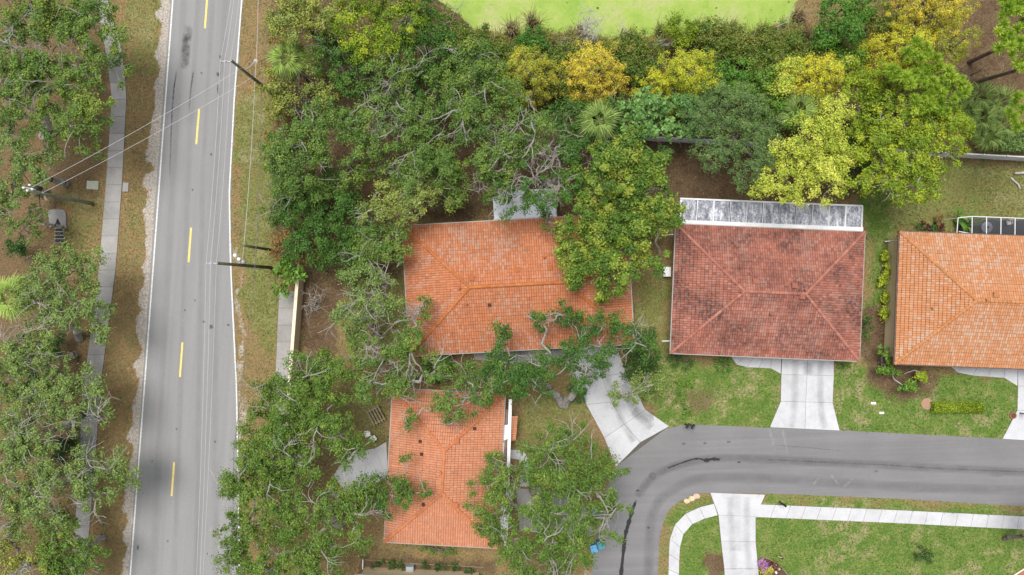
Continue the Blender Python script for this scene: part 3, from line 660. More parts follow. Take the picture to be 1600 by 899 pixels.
hA, _ = house('orange tile roofed house half hidden by oaks, west of the dark red roofed house', (629, 353.5), (979, 334.5), 12.95, 'A',
      vents=((.30, .43, 'hood'), (.245, .50, 'pipe'), (.50, .385, 'hood'), (.64, .385, 'hood'), (.37, .64, 'dark'), (.27, .62, 'pipe'), (.62, .3, 'pipe')), gut='gutter')
hB, _ = house('small salmon tile roofed house standing nearest to the two lane road', (614, 607), (789, 616.5), 15.3, 'B', pitch=0.27,
      vents=((.48, .50, 'pipe'), (.62, .71, 'hood'), (.30, .40, 'dark'), (.75, .22, 'dark'), (.60, .30, 'hood'), (.28, .32, 'dark'), (.34, .72, 'dark')), gut='gutter')
hC, _ = house('house with dark red mildewed tile roof and a long white patio roof behind', (1056, 350.5), (1350, 363), 12.85, 'C',
      vents=((.325, .505, 'pipe'), (.40, .42, 'hood'), (.60, .44, 'hood'), (.56, .43, 'hood'), (.655, .47, 'pipe'), (.64, .52, 'hood'), (.49, .66, 'pipe')), gut='gutter')
hD, _ = house('light orange tile roofed house with a screened patio, at the right edge', (1404.5, 362), (1720, 374), 13.2, 'D',
      vents=((.37, .49, 'pipe'), (.42, .45, 'hood'), (.145, .57, 'pipe'), (.6, .46, 'hood')), gut='dark_gutter', blank=('W',))
hE, _ = house('house with cream wall only just showing at the bottom edge', (556, 898.5), (752, 908), 13.0, 'B', ov=0.35, gut='gutter', blank=('N',))
# extra pieces of the small house: brown strip for the gutter's shade, a white gutter, and a lean-to roof
def loc_pts(h, pts, z):                                  # pixel points at height z -> house-local
    mi = (Matrix.Translation(h.location) @ Matrix.Rotation(h.rotation_euler[2], 4, 'Z')).inverted()
    return [tuple((mi @ Vector(P(x, y, z)))[:2]) for x, y in pts]
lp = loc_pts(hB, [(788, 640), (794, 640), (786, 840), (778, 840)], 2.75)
MB().prism(lp, 2.55, 2.72).build('gutter_shade_strip', m_plain('brown_gutter_shade', (.20, .13, .10), .9, .25, 3), hB)  # shade by the gutter put in as a solid brown strip, not real roofing
lp = loc_pts(hB, [(795, 624), (800, 624), (793, 852), (788, 852)], 2.9)
MB().prism(lp, 2.72, 2.92).build('white_gutter', M['white'], hB)
for pts in ([(788, 665), (795, 664), (793, 686), (786, 690)], [(783, 700), (788, 690), (787, 714), (780, 716)], [(776, 740), (783, 738), (780, 765), (774, 768)], [(784, 775), (800, 780), (795, 800), (782, 800)], [(780, 808), (796, 804), (790, 838), (784, 842)]):
    MB().prism(loc_pts(hB, pts, 2.95), 2.725, 2.74).build('paint_patch', M['white'], hB)
lt = loc_pts(hB, [(799, 650), (809, 650), (806, 688), (797, 688)], 2.3)
lb = MB(); lb.add([(*lt[0], 2.45), (*lt[1], 2.2), (*lt[2], 2.2), (*lt[3], 2.45), (*lt[0], 2.35), (*lt[1], 2.1), (*lt[2], 2.1), (*lt[3], 2.35)],
                  [(0, 1, 2, 3), (7, 6, 5, 4), (0, 4, 5, 1), (1, 5, 6, 2), (2, 6, 7, 3), (3, 7, 4, 0)])
ln = lb.build('lean_to_roof', M['underlay'], hB)
(ax, ay), (bx, by), (cx_, cy_), (dx, dy) = lt
eL = math.dist((bx, by), (cx_, cy_)); eR = math.dist((bx, by), (ax, ay))
tiles_mesh('roof_tiles', [((bx, by), ((cx_ - bx) / eL, (cy_ - by) / eL), ((ax - bx) / eR, (ay - by) / eR), eL, eR, 0, 0)], TILE['B'], ln, 2.2, 0.25 / eR)

def patio_cover(label, tl, tr, bl, n, mat, z=2.75, group=None, flash=0.75):
    a, b_, c = Vector(P(*tl, z)), Vector(P(*tr, z)), Vector(P(*bl, z))
    h = root('patio_roof', label, 'patio roof', tuple((a + b_ + c) / 3 - Vector((0, 0, z))))
    u, v = b_ - a, c - a; rz = math.atan2(u.y, u.x)
    for i in range(n):
        q = [a + u * (i / n + .004), a + u * ((i + 1) / n - .004), a + u * ((i + 1) / n - .004) + v, a + u * (i / n + .004) + v]
        MB().prism([(p.x, p.y) for p in q], z - .06, z).build('panel', mat, h)
    for i in range(n + 1):
        p = a + u * (i / n); q = p + v
        mid = (p + q) / 2; MB().box((mid.x, mid.y, z + .008), (random.choice((.05, .08, .16)), v.length, .03), rz).build('rib', M['vinyl'], h)
    for p, wd in ((a, .16), (c, flash)):
        mid = p + u / 2 + v.normalized() * (wd / 2 if p is c else -wd / 2)
        MB().box((mid.x, mid.y, z + .03), (u.length + .15, wd, .1), rz).build('flashing', M['vinyl'], h)
    for i in range(5):
        p = a + u * (i / 4 * .98 + .01) + v * .03
        MB().box((p.x, p.y, (z - .06) / 2), (.1, .1, z - .06), rz).build('post', M['white'], h)
    return h
patio_cover('long mildewed white patio roof behind the dark red roofed house', (1063, 312), (1346, 323.5), (1063, 344), 11, M['patio_roof'])
patio_cover('pale patio roof seen through oak branches behind the orange roofed house', (771, 303), (868, 297), (772, 343), 4, M['pale_roof'], flash=.3)

# screened patio at the right-hand house
sc = root('screen_enclosure', 'white framed screen enclosure over a dark patio at the right edge', 'screen enclosure', (*P(1570, 355)[:2], 0))
MB().prism([P(x, y)[:2] for x, y in [(1500, 342), (1660, 346), (1660, 372), (1497, 368)]], 0, 0.05).build('patio_deck', M['deck'], sc)
zt = 2.65
def beam(a, b_, r=.045, name='beam', mat=None): 
    a, b_ = Vector(a), Vector(b_); d = b_ - a
    return MB().tube([a, b_], r * .95, 4).build(name, mat or M['white'], sc)
xs = [1518, 1540.5, 1563, 1585, 1608, 1631, 1654]
for x in xs:
    k = (x - 1518) * .04
    beam(P(x, 338.5 + k, zt), P(x - .4, 371 + k, zt)); beam(P(x, 338.5 + k, zt), P(x / 1.0 * 1.0, 338.5 + k, zt)[:2] + (0.05,), .04, 'post')
for i in range(len(xs) - 1):
    k0, k1 = (xs[i] - 1518) * .04, (xs[i + 1] - 1518) * .04
    beam(P(xs[i], 338.5 + k0, zt), P(xs[i + 1], 338.5 + k1, zt))
m, nt, b = new_mat('screen_mesh'); b.inputs['Base Color'].default_value = (.05, .05, .055, 1); b.inputs['Alpha'].default_value = .62; b.inputs['Roughness'].default_value = .9
for i in range(len(xs) - 1):
    k0, k1 = (xs[i] - 1518) * .04, (xs[i + 1] - 1518) * .04
    q = [P(xs[i] + .8, 339.5 + k0, zt), P(xs[i + 1] - .8, 339.5 + k1, zt), P(xs[i + 1] - 1, 370 + k1, zt), P(xs[i] + .5, 370 + k0, zt)]
    MB().add(q, [(3, 2, 1, 0)]).build('screen_panel', m, sc)
A_, B_ = P(1518, 338.5, zt), P(1496, 341, 2.3)
beam(A_, B_); beam(B_, B_[:2] + (.05,), .04, 'post'); beam(B_, P(1494, 366, 2.3)); beam(P(1518, 366, zt), P(1497, 362, 2.3))
c = P(1541, 355.5, 0.75)
tb = root('patio_table', 'round glass topped table inside the screened patio', 'table', (c[0], c[1], .05))
MB().lathe((c[0], c[1], .73), [(.0, 0), (.56, 0), (.58, .02), (.56, .035)], 28).build('table_top', m_plain('frosted_glass', (.42, .44, .50), .15, .15, 4), tb)
MB().lathe((c[0], c[1], .05), [(.28, 0), (.26, .03), (.04, .06), (.04, .68)], 14).build('pedestal', M['black'], tb)
MB().lathe((c[0], c[1], .766), [(.10, 0), (.14, .02), (.09, .16), (.12, .18)], 12).build('planter', M['black'], tb)
def patio_chair(px, py, rz, mat, label):
    x, y, _ = P(px, py, .45); h = root('patio_chair', label, 'chair', (x, y, .05), 'patio chairs'); R = Matrix.Rotation(rz, 3, 'Z'); o = Vector((x, y, .05))
    w = lambda a, b_, c_: tuple(o + R @ Vector((a, b_, c_)))
    MB().box(w(0, 0, .40), (.5, .5, .05), rz).build('seat', mat, h, bevel=.01)
    MB().box(w(0, .25, .66), (.5, .05, .5), rz).build('backrest', mat, h, bevel=.01)
    for sx in (-.22, .22):
        for sy in (-.22, .22): MB().box(w(sx, sy, .19), (.04, .04, .37), rz).build('leg', M['black'], h)
        MB().box(w(sx * 1.1, 0, .60), (.05, .46, .04), rz).build('armrest', mat, h)
patio_chair(1536, 366, 2.6, M['metal'], 'grey chair pulled up to the round patio table')
patio_chair(1575, 348, .2, M['white'], 'white chair standing alone inside the screened patio')

# ------------------------------------------------------------------ walls, fence, poles and wires
wl_ = root('garden_wall', 'cream masonry wall between the sidewalk and the oak grown yard', 'wall', (*P(470, 500)[:2], 0))
for (y0, y1) in ((436, 500), (500, 566), (566, 632), (632, 700)):
    xr = lambda y: 474.5 - (y - 453) * .075
    a, b_ = Vector(P(xr(y0), y0)), Vector(P(xr(y1), y1)); d = (b_ - a).normalized(); nl = Vector((d.y, -d.x, 0))
    if nl.x > 0: nl = -nl
    g = d * .006
    MB().prism([(p.x, p.y) for p in (a + g, b_ - g, b_ - g + nl * .22, a + g + nl * .22)], 0, 1.85).build('wall_section', M['wall'], wl_)
    MB().prism([(p.x, p.y) for p in (a + g - nl * .05, b_ - g - nl * .05, b_ - g + nl * .27, a + g + nl * .27)], 1.852, 1.95).build('coping', M['cap'], wl_)
fn = root('vinyl_fence', 'long white vinyl fence running behind the back yards', 'fence', (*P(1300, 236)[:2], 0))
f0, f1 = Vector(P(985, 219)), Vector(P(1800, 263)); nf = 23; du = (f1 - f0) / nf; rzf = math.atan2(du.y, du.x)
for i in range(nf + 1):
    p = f0 + du * i
    MB().box((p.x, p.y, 1.0), (.14, .14, 2.0), rzf).build('post', M['vinyl'], fn)
    if i < nf:
        q = p + du / 2; MB().box((q.x, q.y, .95), (du.length - .15, .05, 1.7), rzf).build('panel', M['vinyl'], fn)
        MB().box((q.x, q.y, 1.84), (du.length - .15, .11, .10), rzf).build('rail', M['vinyl'], fn)

def pole(name, label, base, h, r0, r1, mat, lean=(0, 0)):
    b_ = Vector(P(*base)); t = b_ + Vector((lean[0], lean[1], h))
    o = root(name, label, 'utility pole', tuple(b_), 'utility poles')
    MB().tube([b_ + (t - b_) * k for k in (0, .3, .65, 1)], [lerp(r0, r1, k) for k in (0, .3, .65, 1)], 10).build('shaft', mat, o, smooth=True)
    return o, b_, t
def insulator(o, p, r=.06, h=.18):
    return MB().lathe((p[0], p[1], p[2]), [(r * .5, 0), (r, h * .2), (r * .6, h * .4), (r, h * .6), (r * .5, h * .85), (r * .3, h)], 10).build('insulator', M['white'], o)
p1, b1, t1 = pole('utility_pole', 'dark utility pole by the road, farther up, rising out of yellowish shrubs', (442, 160), 12.9, .17, .12, M['pole'])
p2, b2, t2 = pole('utility_pole', 'dark utility pole leaning over the road edge beside the bright leafed shrub', (424, 418.5), 12.9, .18, .13, M['pole'])
p3, b3, t3 = pole('utility_pole', 'grey green utility pole left of the road near the storm drain', (145, 318.5), 9.4, .21, .13, M['pole_grey'])
p4, b4, t4 = pole('utility_pole', 'short dark service pole just beyond the tall roadside pole', (426, 391), 7.4, .15, .11, M['pole'])
for o, t in ((p1, t1), (p2, t2)):
    MB().box((t.x - .45, t.y, t.z - .25), (1.1, .10, .12)).build('bracket', M['metal'], o)
    for dx, dz in ((-.95, -.18), (-.55, -.1), (0, 0)): insulator(o, (t.x + dx, t.y, t.z + dz))
b = b2.lerp(t2, .57)
for k, (dx, dy) in enumerate(((-.5, .9), (-.15, .55), (.25, .3))): MB().lathe((b.x + dx, b.y + dy, b.z + .2), [(.13, 0), (.16, .1), (.16, .5), (.05, .6)], 10).build('cutout', M['white'] if k < 2 else M['metal'], p2)
b = b1.lerp(t1, .8); MB().lathe((b.x + 1.0, b.y + .9, b.z - .3), [(.14, 0), (.19, .10), (.12, .14)], 12).build('street_lamp_head', M['metal'], p1)
MB().tube([b, b + Vector((.6, .3, .1)), b + Vector((1.0, .9, -.1))], .03, 6).build('lamp_arm', M['metal'], p1)
for dx, dy in ((0, 0), (-.35, .25), (.45, .12), (.2, .5)): insulator(p3, (t3.x + dx, t3.y + dy, t3.z + .02), .10, .22)
MB().tube([t3 + Vector((-.5, .35, -.1)), t3 + Vector((.6, .1, -.1))], .05, 6).build('crossarm', M['metal'], p3)
MB().lathe((t3.x + .55, t3.y + .3, t3.z - .9), [(.2, 0), (.22, .06), (.22, .62), (.16, .7)], 12).build('transformer', M['black'], p3)
def wire(label, pts, r=.03, sag=.4, mat='wire', n=16, group='overhead wires'):
    out = []
    for a, b_ in zip(pts, pts[1:]):
        a, b_ = Vector(a), Vector(b_)
        for i in range(n):
            t = i / n; p = a.lerp(b_, t); p.z -= sag * 4 * t * (1 - t); out.append(p)
    out.append(Vector(pts[-1])); o = MB().tube(out, r, 5).build('wire', M[mat]); return tag(o, label, 'overhead wire', group)
tN, tS = lambda dx, z: P(374 + dx, -60, z), lambda dx, z: P(305 + dx, 960, z)
wz = 13.0
names = ['leftmost of the three power lines strung above the road', 'middle one of the three power lines strung above the road', 'rightmost of the three power lines strung above the road']
for k, (a, b_, dN, dS, mz) in enumerate(((-.95, -.95, -5, 0, 12.95), (-.55, -.55, -2, 5.5, 13.0), (0, 0, 5, 9.5, 13.12))):
    wire(names[k], [tN(dN, mz), (t1.x + a, t1.y, mz), (t2.x + b_, t2.y, mz), tS(dS, mz)], .016 if k < 2 else .013, .25)
c1 = b1.lerp(t1, .55); c2 = b2.lerp(t2, .55)
wire('thin low cable crossing the verge beside the two dark poles', [P(404, -60, 7.1), (c1.x - .2, c1.y, 7.1), (c2.x - .2, c2.y + .1, 7.1)], .022, .3, 'wire')
wire('dark low cable sagging along the verge past the tall pole', [P(425, -60, 6.3), P(409, 130, 6.3), (c2.x + .7, c2.y, 6.3), P(366, 700, 6.3), P(358, 960, 6.3)], .026, .3, 'darkwire')
wire('upper of the two cables crossing the road to the left pole', [tuple(t3 + Vector((.2, .2, .1))), (t1.x + .2, t1.y - .1, 11.3)], .015, .5)
wire('lower of the two cables crossing the road to the left pole', [tuple(t3 + Vector((.9, -.15, -.5))), (c1.x + .1, c1.y - .1, 8.6)], .015, .5)

# ------------------------------------------------------------------ trees
def tubes_np(segs, n=5):
    """tapered limbs from rows (p0, p1, r0, r1) as one quad array"""
    s = np.array([(*a, *b_, r0, r1) for a, b_, r0, r1 in segs], float)
    a, b_, r0, r1 = s[:, :3], s[:, 3:6], s[:, 6:7], s[:, 7:8]
    d = unit(b_ - a); ref = np.where(np.abs(d[:, 2:3]) < .9, np.array([[0, 0, 1.]]), np.array([[1., 0, 0]]))
    u = unit(np.cross(d, ref)); w = np.cross(d, u); out = []
    for j in range(n):
        t0, t1 = 2 * math.pi * j / n, 2 * math.pi * (j + 1) / n
        e0, e1 = u * math.cos(t0) + w * math.sin(t0), u * math.cos(t1) + w * math.sin(t1)
        out.append(np.stack([a + e0 * r0, a + e1 * r0, b_ + e1 * r1, b_ + e0 * r1], 1))
    return np.stack(out, 1).reshape(-1, 3)
def curve_segs(p0, p1, r0, r1, k, jit, rise, rng):
    pts = [p0 + (p1 - p0) * (i / k) for i in range(k + 1)]; L = np.linalg.norm(p1 - p0)
    for i in range(1, k): pts[i] = pts[i] + rng.normal(size=3) * jit * L + np.array([0, 0, rise * L * math.sin(math.pi * i / k)])
    rr = [r0 + (r1 - r0) * (i / k) for i in range(k + 1)]
    return [(pts[i], pts[i + 1], rr[i], rr[i + 1]) for i in range(k)], pts
TREE_N = [0]
def tree(name, label, cat, lobes, z, leaf, bark, base=None, group=None, dens=1.5, tuft=.50, per=122, size=.20, asp=.54, gap=.24, vr=.62,
         hue=.4, hsp=.22, bare=2, flat=.45, up=.85, low=-.25, zmin=.4, wr=1.0, inner=.28, forkh=.38, show=0.0):
    TREE_N[0] += 1; seed = 100 + TREE_N[0] * 17; rng = np.random.default_rng(seed)
    LB = []
    for lb in lobes:
        zz = z + (lb[3] if len(lb) > 3 else 0); c = np.array(P(lb[0], lb[1], zz)); R = lb[2] * 1.12 / PXM * (CAM_H - zz) / CAM_H
        LB.append((c, R, lb[4] if len(lb) > 4 else hue))
    cen = np.mean([c for c, R, _ in LB], 0)
    bx = np.array(P(*base)) if base else np.array([cen[0], cen[1], 0.0])
    top = max(c[2] for c, R, _ in LB)
    h = root(name, label, cat, tuple(bx), group)
    segs, co, ti, hu = [], [], [], []
    span = max(1.0, max(np.linalg.norm((c - cen)[:2]) + R for c, R, _ in LB))
    rt = (0.10 + 0.035 * span) * wr
    fork = bx + (cen - bx) * (.35 if forkh < .5 else forkh); fork[2] = max(.35, top * forkh)
    sg, _ = curve_segs(bx, fork, rt * 1.25, rt * .85, 4, .04, 0, rng); trunk_segs = list(sg)
    nodes0 = [(fork, rt * .8)]
    order = sorted(range(len(LB)), key=lambda i: np.linalg.norm(LB[i][0] - fork))
    for i in order:
        c, R, lh = LB[i]; ctr = c + np.array([0, 0, -R * vr * .35]); ctr[2] = max(ctr[2], .3)
        src, sr = min(nodes0, key=lambda q: np.linalg.norm(q[0] - ctr) + (0.0 if q[0] is fork else .8))
        rl = min(sr * .75, .05 + .028 * R) * wr
        sg, pts = curve_segs(src, ctr, max(rl * 1.3, .05), max(rl, .035), 6, .055, .08, rng)
        segs.append(sg); nodes0.append((ctr, rl))
        n = max(3, int(dens * math.pi * R * R))
        az = rng.uniform(0, 2 * math.pi, n * 3); cz = rng.uniform(low, 1, n * 3)
        rad = (inner + (1 - inner) * rng.random(n * 3)) * (0.80 + .40 * noise2(np.cos(az) * 1.7 + seed, np.sin(az) * 1.7 + i * 5.0, seed))
        rad *= rng.uniform(.82, 1.08, n * 3); sz = np.sqrt(np.maximum(0, 1 - cz * cz)); tp = c + np.stack([np.cos(az) * sz * R * rad, np.sin(az) * sz * R * rad, cz * R * vr * rad], 1)
        if c[2] > 3.5 and R > .8: tp[:, 2] += (noise2(tp[:, 0] * .75 + seed, tp[:, 1] * .75, seed + 3) - .5) * 1.9      # crowns rise and fall in clumps
        tp = tp[tp[:, 2] > zmin]
        keep = []                                        # thin out crowded sprays
        for q in tp:
            if len(keep) >= n: break
            if all(np.linalg.norm(q - k2) > tuft * .95 for k2 in keep[-40:]): keep.append(q)
        if not keep: continue
        tp = np.array(keep)
        g = noise2(tp[:, 0] * .55 + seed, tp[:, 1] * .55, seed) * .65 + rng.random(len(tp)) * .35
        leafy = g > (gap - .03 if gap < 1 else gap)
        # twig skeleton: every spray joins the nearest node nearer the limb's end
        P_ = [ctr]; par = [-1]
        for q in tp[np.argsort(np.linalg.norm(tp - ctr, axis=1))]:
            A = np.array(P_); d = np.linalg.norm(A - q, axis=1) + np.linalg.norm(A - ctr, axis=1) * .25; j = int(np.argmin(d))
            mid = (A[j] + q) / 2 + rng.normal(size=3) * .16 * np.linalg.norm(q - A[j]); P_ += [mid, q]; par += [j, len(P_) - 2]
        cnt = np.ones(len(P_))
        for k in range(len(P_) - 1, 0, -1): cnt[par[k]] += cnt[k]
        rr = np.minimum(.015 * cnt ** .5 + .004, rl * 1.05 + .01) * wr
        sg = [(P_[par[k]], P_[k], max(rr[k] * 1.15, .012), rr[k]) for k in range(1, len(P_))]
        for q in tp[~leafy]:
            for _ in range(bare):
                e = q + rng.normal(size=3) * np.array([.6, .6, .15]); m_ = (q + e) / 2 + rng.normal(size=3) * .14
                sg += [(q, m_, .018, .013), (m_, e, .013, .007)]
        for _ in range(rng.poisson(show * R)):          # bare sinuous limbs lying over the crown
            a0 = rng.uniform(0, 6.28); el = rng.uniform(.25, .9); rr0 = rng.uniform(.035, .065) * wr
            q = ctr + (c - ctr) * .6 + np.array([math.cos(a0), math.sin(a0), 0]) * R * .2; ang = a0; q[2] = c[2] + R * vr * .45
            sg.append((ctr, q, rr0 * 1.2, rr0)); stack = [(q, a0, rr0, int(rng.integers(4, 8)))]
            while stack:
                q, ang, r0_, left = stack.pop()
                while left > 0 and r0_ > .010:
                    ang += rng.normal(0, .30); st = rng.uniform(.25, .6)
                    d2 = np.hypot(*(q - c)[:2]) / R; tz = c[2] + R * vr * (1.08 * math.sqrt(max(.12, 1 - min(1, d2) ** 2))) + .05
                    q2 = q + np.array([math.cos(ang) * st, math.sin(ang) * st, np.clip(tz - q[2], -.25, .25) + rng.normal(0, .05)])
                    sg.append((q, q2, r0_, r0_ * .86)); q = q2; r0_ *= .86; left -= 1
                    if rng.random() < .42: stack.append((q, ang + rng.choice([-1, 1]) * rng.uniform(.35, .8), r0_ * .7, max(2, left)))
        segs.append(sg)
        lt = tp[leafy]
        if not len(lt): continue
        k = rng.poisson(per, len(lt)); own = np.repeat(np.arange(len(lt)), k); tot = len(own)
        sc = rng.uniform(.6, 1.3, len(lt))[own]
        off = rng.normal(size=(tot, 3)) * np.array([1, 1, flat]) * (tuft * .5) * sc[:, None]
        p = lt[own] + off; p[:, 2] = np.maximum(p[:, 2], .08)
        out = unit(off * np.array([1, 1, 1.6]) + (lt[own] - c) * .12)
        L = size * rng.uniform(.65, 1.35, tot)
        co.append(leaf_quads(p, out, L, L * asp, up=up * .75, outw=.95, rnd=.5, rng=rng))
        ti.append(np.clip(rng.normal(.5, .22, tot), 0, 1))
        hu.append(np.clip(lh + rng.normal(0, hsp, len(lt))[own] + rng.normal(0, .08, tot), 0, 1))
    tr = np_mesh('trunk', tubes_np(trunk_segs, 8), 4, M[bark], h)
    for k in range(0, len(segs), 2):
        sg = [s for q in segs[k:k + 2] for s in q]
        np_mesh('limb', tubes_np(sg, 4), 4, M[bark], h)
    if co: np_mesh('crown', np.concatenate(co), 4, LEAF[leaf], h, np.concatenate(ti), np.concatenate(hu))
    return h
W = 'trees of the wood behind the houses'
def oak(label, lobes, z=7.0, leaf='oak', **k):
    k.setdefault('show', .45); k.setdefault('group', 'spreading oaks'); return tree('oak_tree', label, 'tree', lobes, z, leaf, k.pop('bark', 'bark'), **k)

# -- west of the road
oak('big green oak with yellow tinged sprays overhanging the sidewalk at top left', [(35, 35, 52), (100, 45, 55), (150, 100, 48), (95, 130, 52), (40, 120, 45), (125, 190, 48), (140, 165, 26, .8, .95), (145, 30, 40), (20, 80, 40), (185, 60, 22), (75, 15, 50, 0, .8), (10, 160, 40), (55, 185, 30), (60, 95, 40)], 8, 'oak', gap=.27, hue=.55, base=(70, 215))
oak('thin grey green oak standing between the top left oak and the left pole', [(35, 255, 34), (80, 238, 24), (15, 300, 34), (70, 275, 18), (10, 340, 26), (25, 220, 24)], 6, 'oak_grey', gap=.28)
oak('small leafy oak sapling beside the storm drain', [(55, 345, 22), (45, 365, 18), (70, 335, 13)], 4.5, 'oak', per=60, gap=.3, group=None)
oak('grey green oak with a pale bent limb, below the storm drain', [(95, 430, 50), (60, 470, 40), (135, 415, 32), (140, 480, 34), (155, 515, 22), (80, 505, 34)], 7, 'oak_grey', gap=.30, base=(125, 530))
oak('grey green oak left of the bent limb oak, below the light palm', [(35, 555, 44), (70, 580, 34), (10, 590, 36), (60, 535, 28)], 7, 'oak_grey', gap=.28)
oak('sparse oak with long bare limbs reaching over the left sidewalk', [(95, 620, 40), (125, 590, 26), (145, 620, 24), (160, 655, 18), (60, 640, 42), (110, 660, 26)], 7, 'oak_grey', gap=.36, bare=4, base=(10, 690))
oak('oak with bleached limbs at the left edge, midway down', [(20, 650, 38), (40, 690, 38), (10, 720, 34), (70, 690, 28)], 7.5, 'oak_grey', gap=.34, bare=4)
oak('leaning oak whose sprays touch the road verge on the left', [(140, 730, 36), (120, 755, 30), (175, 735, 28), (195, 748, 20), (155, 775, 26)], 6.5, 'oak_grey', gap=.26, base=(70, 735))
oak('wide grey green oak at lower left with pale limbs', [(55, 770, 46), (30, 810, 40), (85, 800, 32), (15, 765, 34), (70, 740, 26)], 7.5, 'oak_grey', gap=.30)
oak('fresh green oak at the bottom left corner beside the sidewalk', [(100, 830, 34), (135, 870, 34), (90, 880, 34), (110, 905, 34)], 5.5, 'oak_fresh', gap=.22)
oak('yellowing oak in the bottom left corner', [(15, 850, 34, 0, .8), (40, 890, 34, 0, .9), (5, 905, 30, 0, .8)], 6, 'oak_yel', gap=.3)
tree('shrub', 'dark shrub on the ground under the lower left oaks', 'shrub', [(105, 700, 30), (130, 640, 16), (60, 600, 30), (85, 545, 22), (30, 390, 18), (15, 200, 14), (70, 300, 10)], 1.8, 'dark', 'bark_dark', gap=.15, zmin=.2)

# -- the wood north of the houses, east of the road
tree('oak_tree', 'yellow green vine draped oak beside the road at the top', 'tree', [(445, 15, 30), (470, 40, 34), (435, 40, 24), (505, 20, 36), (465, -15, 40)], 8, 'oak_yel', 'bark_dark', gap=.30, hue=.6, hsp=.35, group=W)
tree('oak_tree', 'olive green tree hung with yellow vines, at the top of the wood', 'tree', [(555, 25, 46), (590, 60, 38), (610, 15, 42), (570, 85, 28), (640, 35, 30)], 8.5, 'yelgreen', 'bark_dark', gap=.34, hue=.12, hsp=.35, group=W)
tree('oak_tree', 'dark rounded tree at the pond corner of the wood', 'tree', [(655, 15, 32), (665, 50, 34), (630, 75, 30), (690, 75, 26)], 7, 'oak_dark', 'bark_dark', gap=.2, hue=.5, group=W)
oak('yellow tinged scrubby oak crowding the upper dark pole', [(440, 140, 30, 0, .9), (425, 120, 16, 0, .95), (470, 110, 30), (435, 175, 22, 0, .7), (500, 145, 28)], 5.5, 'oak_yel', gap=.36, bark='bark_dark', group=W)
oak('dark evergreen oak just right of the upper fan palm', [(535, 95, 40), (560, 130, 34), (515, 70, 28)], 7, 'oak_dark', gap=.26, bark='bark_dark', hue=.55, group=W)
oak('oak with pale twigs standing centrally in the upper wood', [(610, 125, 38), (620, 155, 32), (585, 150, 24), (645, 110, 28)], 8, 'oak', gap=.33, group=W)
oak('oak with a bleached forked limb near the road side of the wood', [(470, 215, 42), (440, 240, 34), (505, 190, 34), (455, 275, 36), (490, 250, 30)], 7.5, 'oak', gap=.34, group=W)
oak('oak over a patch of rusty leaf litter in the wood', [(590, 190, 40), (545, 190, 34), (570, 225, 32), (625, 200, 36)], 8, 'oak', gap=.36, base=(545, 260), group=W)
oak('oak in the wood left of the tree with bleached forked branches', [(660, 235, 42), (640, 270, 32), (690, 260, 34), (660, 190, 32)], 7.5, 'oak', gap=.30, group=W)
oak('dense oak close to the pond bank, left of the golden cypresses', [(725, 115, 40), (760, 130, 38), (700, 140, 34), (740, 90, 28), (790, 150, 30)], 8, 'oak', gap=.24, group=W)
oak('oak with bleached forked branches on top behind the orange roof', [(750, 200, 42), (790, 225, 40), (770, 265, 36), (835, 215, 34), (725, 175, 32), (835, 180, 30)], 8.5, 'oak', gap=.38, bare=4, wr=1.25, base=(770, 235), group=W)
oak('oak whose pale branches overhang the pale patio roof', [(830, 280, 38), (790, 300, 32), (850, 315, 28), (875, 290, 32), (855, 345, 14, -1.5), (755, 290, 20), (870, 245, 30)], 7.5, 'oak_dark', gap=.50, bare=4, hue=.6, base=(860, 290), group=W)
tree('shrub', 'dark evergreen thicket at the road edge of the wood', 'shrub', [(480, 310, 40), (450, 340, 28), (510, 350, 36), (470, 380, 28), (535, 320, 28), (450, 300, 24)], 4.5, 'oak_dark', 'bark_dark', gap=.16, hue=.5, group='thickets')
tree('shrub', 'dark green thicket left of the orange roof', 'shrub', [(540, 390, 34), (570, 350, 30), (510, 400, 24), (550, 430, 20)], 4.5, 'oak_dark', 'bark_dark', gap=.2, hue=.6, group='thickets')
oak('oak with lichen grey twigs above the corner of the orange roof', [(615, 300, 36), (650, 290, 34), (590, 330, 28), (640, 330, 24), (680, 305, 22)], 7, 'oak_yel', gap=.42, hue=.35, bare=4, group=W)
oak('young oak leaning against the left eave of the orange roof', [(595, 375, 34), (620, 395, 24), (575, 400, 28), (625, 360, 20)], 6, 'oak', gap=.30, hue=.6, group=W)
tree('shrub', 'yellow green shrub with rusty tips at the head of the cream wall', 'shrub', [(440, 380, 18, 0, .4), (455, 370, 16, .3, .5), (475, 400, 18), (433, 395, 10)], 3.2, 'orange', 'bark_dark', gap=.15, group=None)
tree('shrub', 'bright big leafed shrub against the end of the cream wall', 'shrub', [(448, 428, 20), (440, 448, 15), (465, 425, 15), (450, 405, 16)], 2.6, 'shrub_br', 'bark_dark', size=.42, per=26, gap=.08, hue=.7)
oak('grey oak in the yard between the cream wall and the orange roof', [(575, 460, 46), (545, 490, 30), (600, 480, 28), (560, 515, 22), (605, 445, 20)], 6.5, 'oak_grey', gap=.38, base=(590, 525))
oak('big oak with twisted white limbs spreading over the small house roof', [(600, 555, 42), (640, 545, 32), (645, 500, 26), (660, 475, 18), (575, 600, 34), (680, 580, 24), (620, 600, 28), (560, 560, 28), (640, 600, 20)], 7, 'oak', gap=.46, bare=4, base=(650, 590), wr=1.15, hue=.45)
oak('two leafy boughs lying over the top of the small salmon roof', [(645, 650, 13), (695, 630, 26), (715, 650, 16), (640, 665, 10), (745, 620, 26), (770, 605, 22), (730, 590, 24)], 6.2, 'oak', gap=.24, base=(745, 590), bare=4)
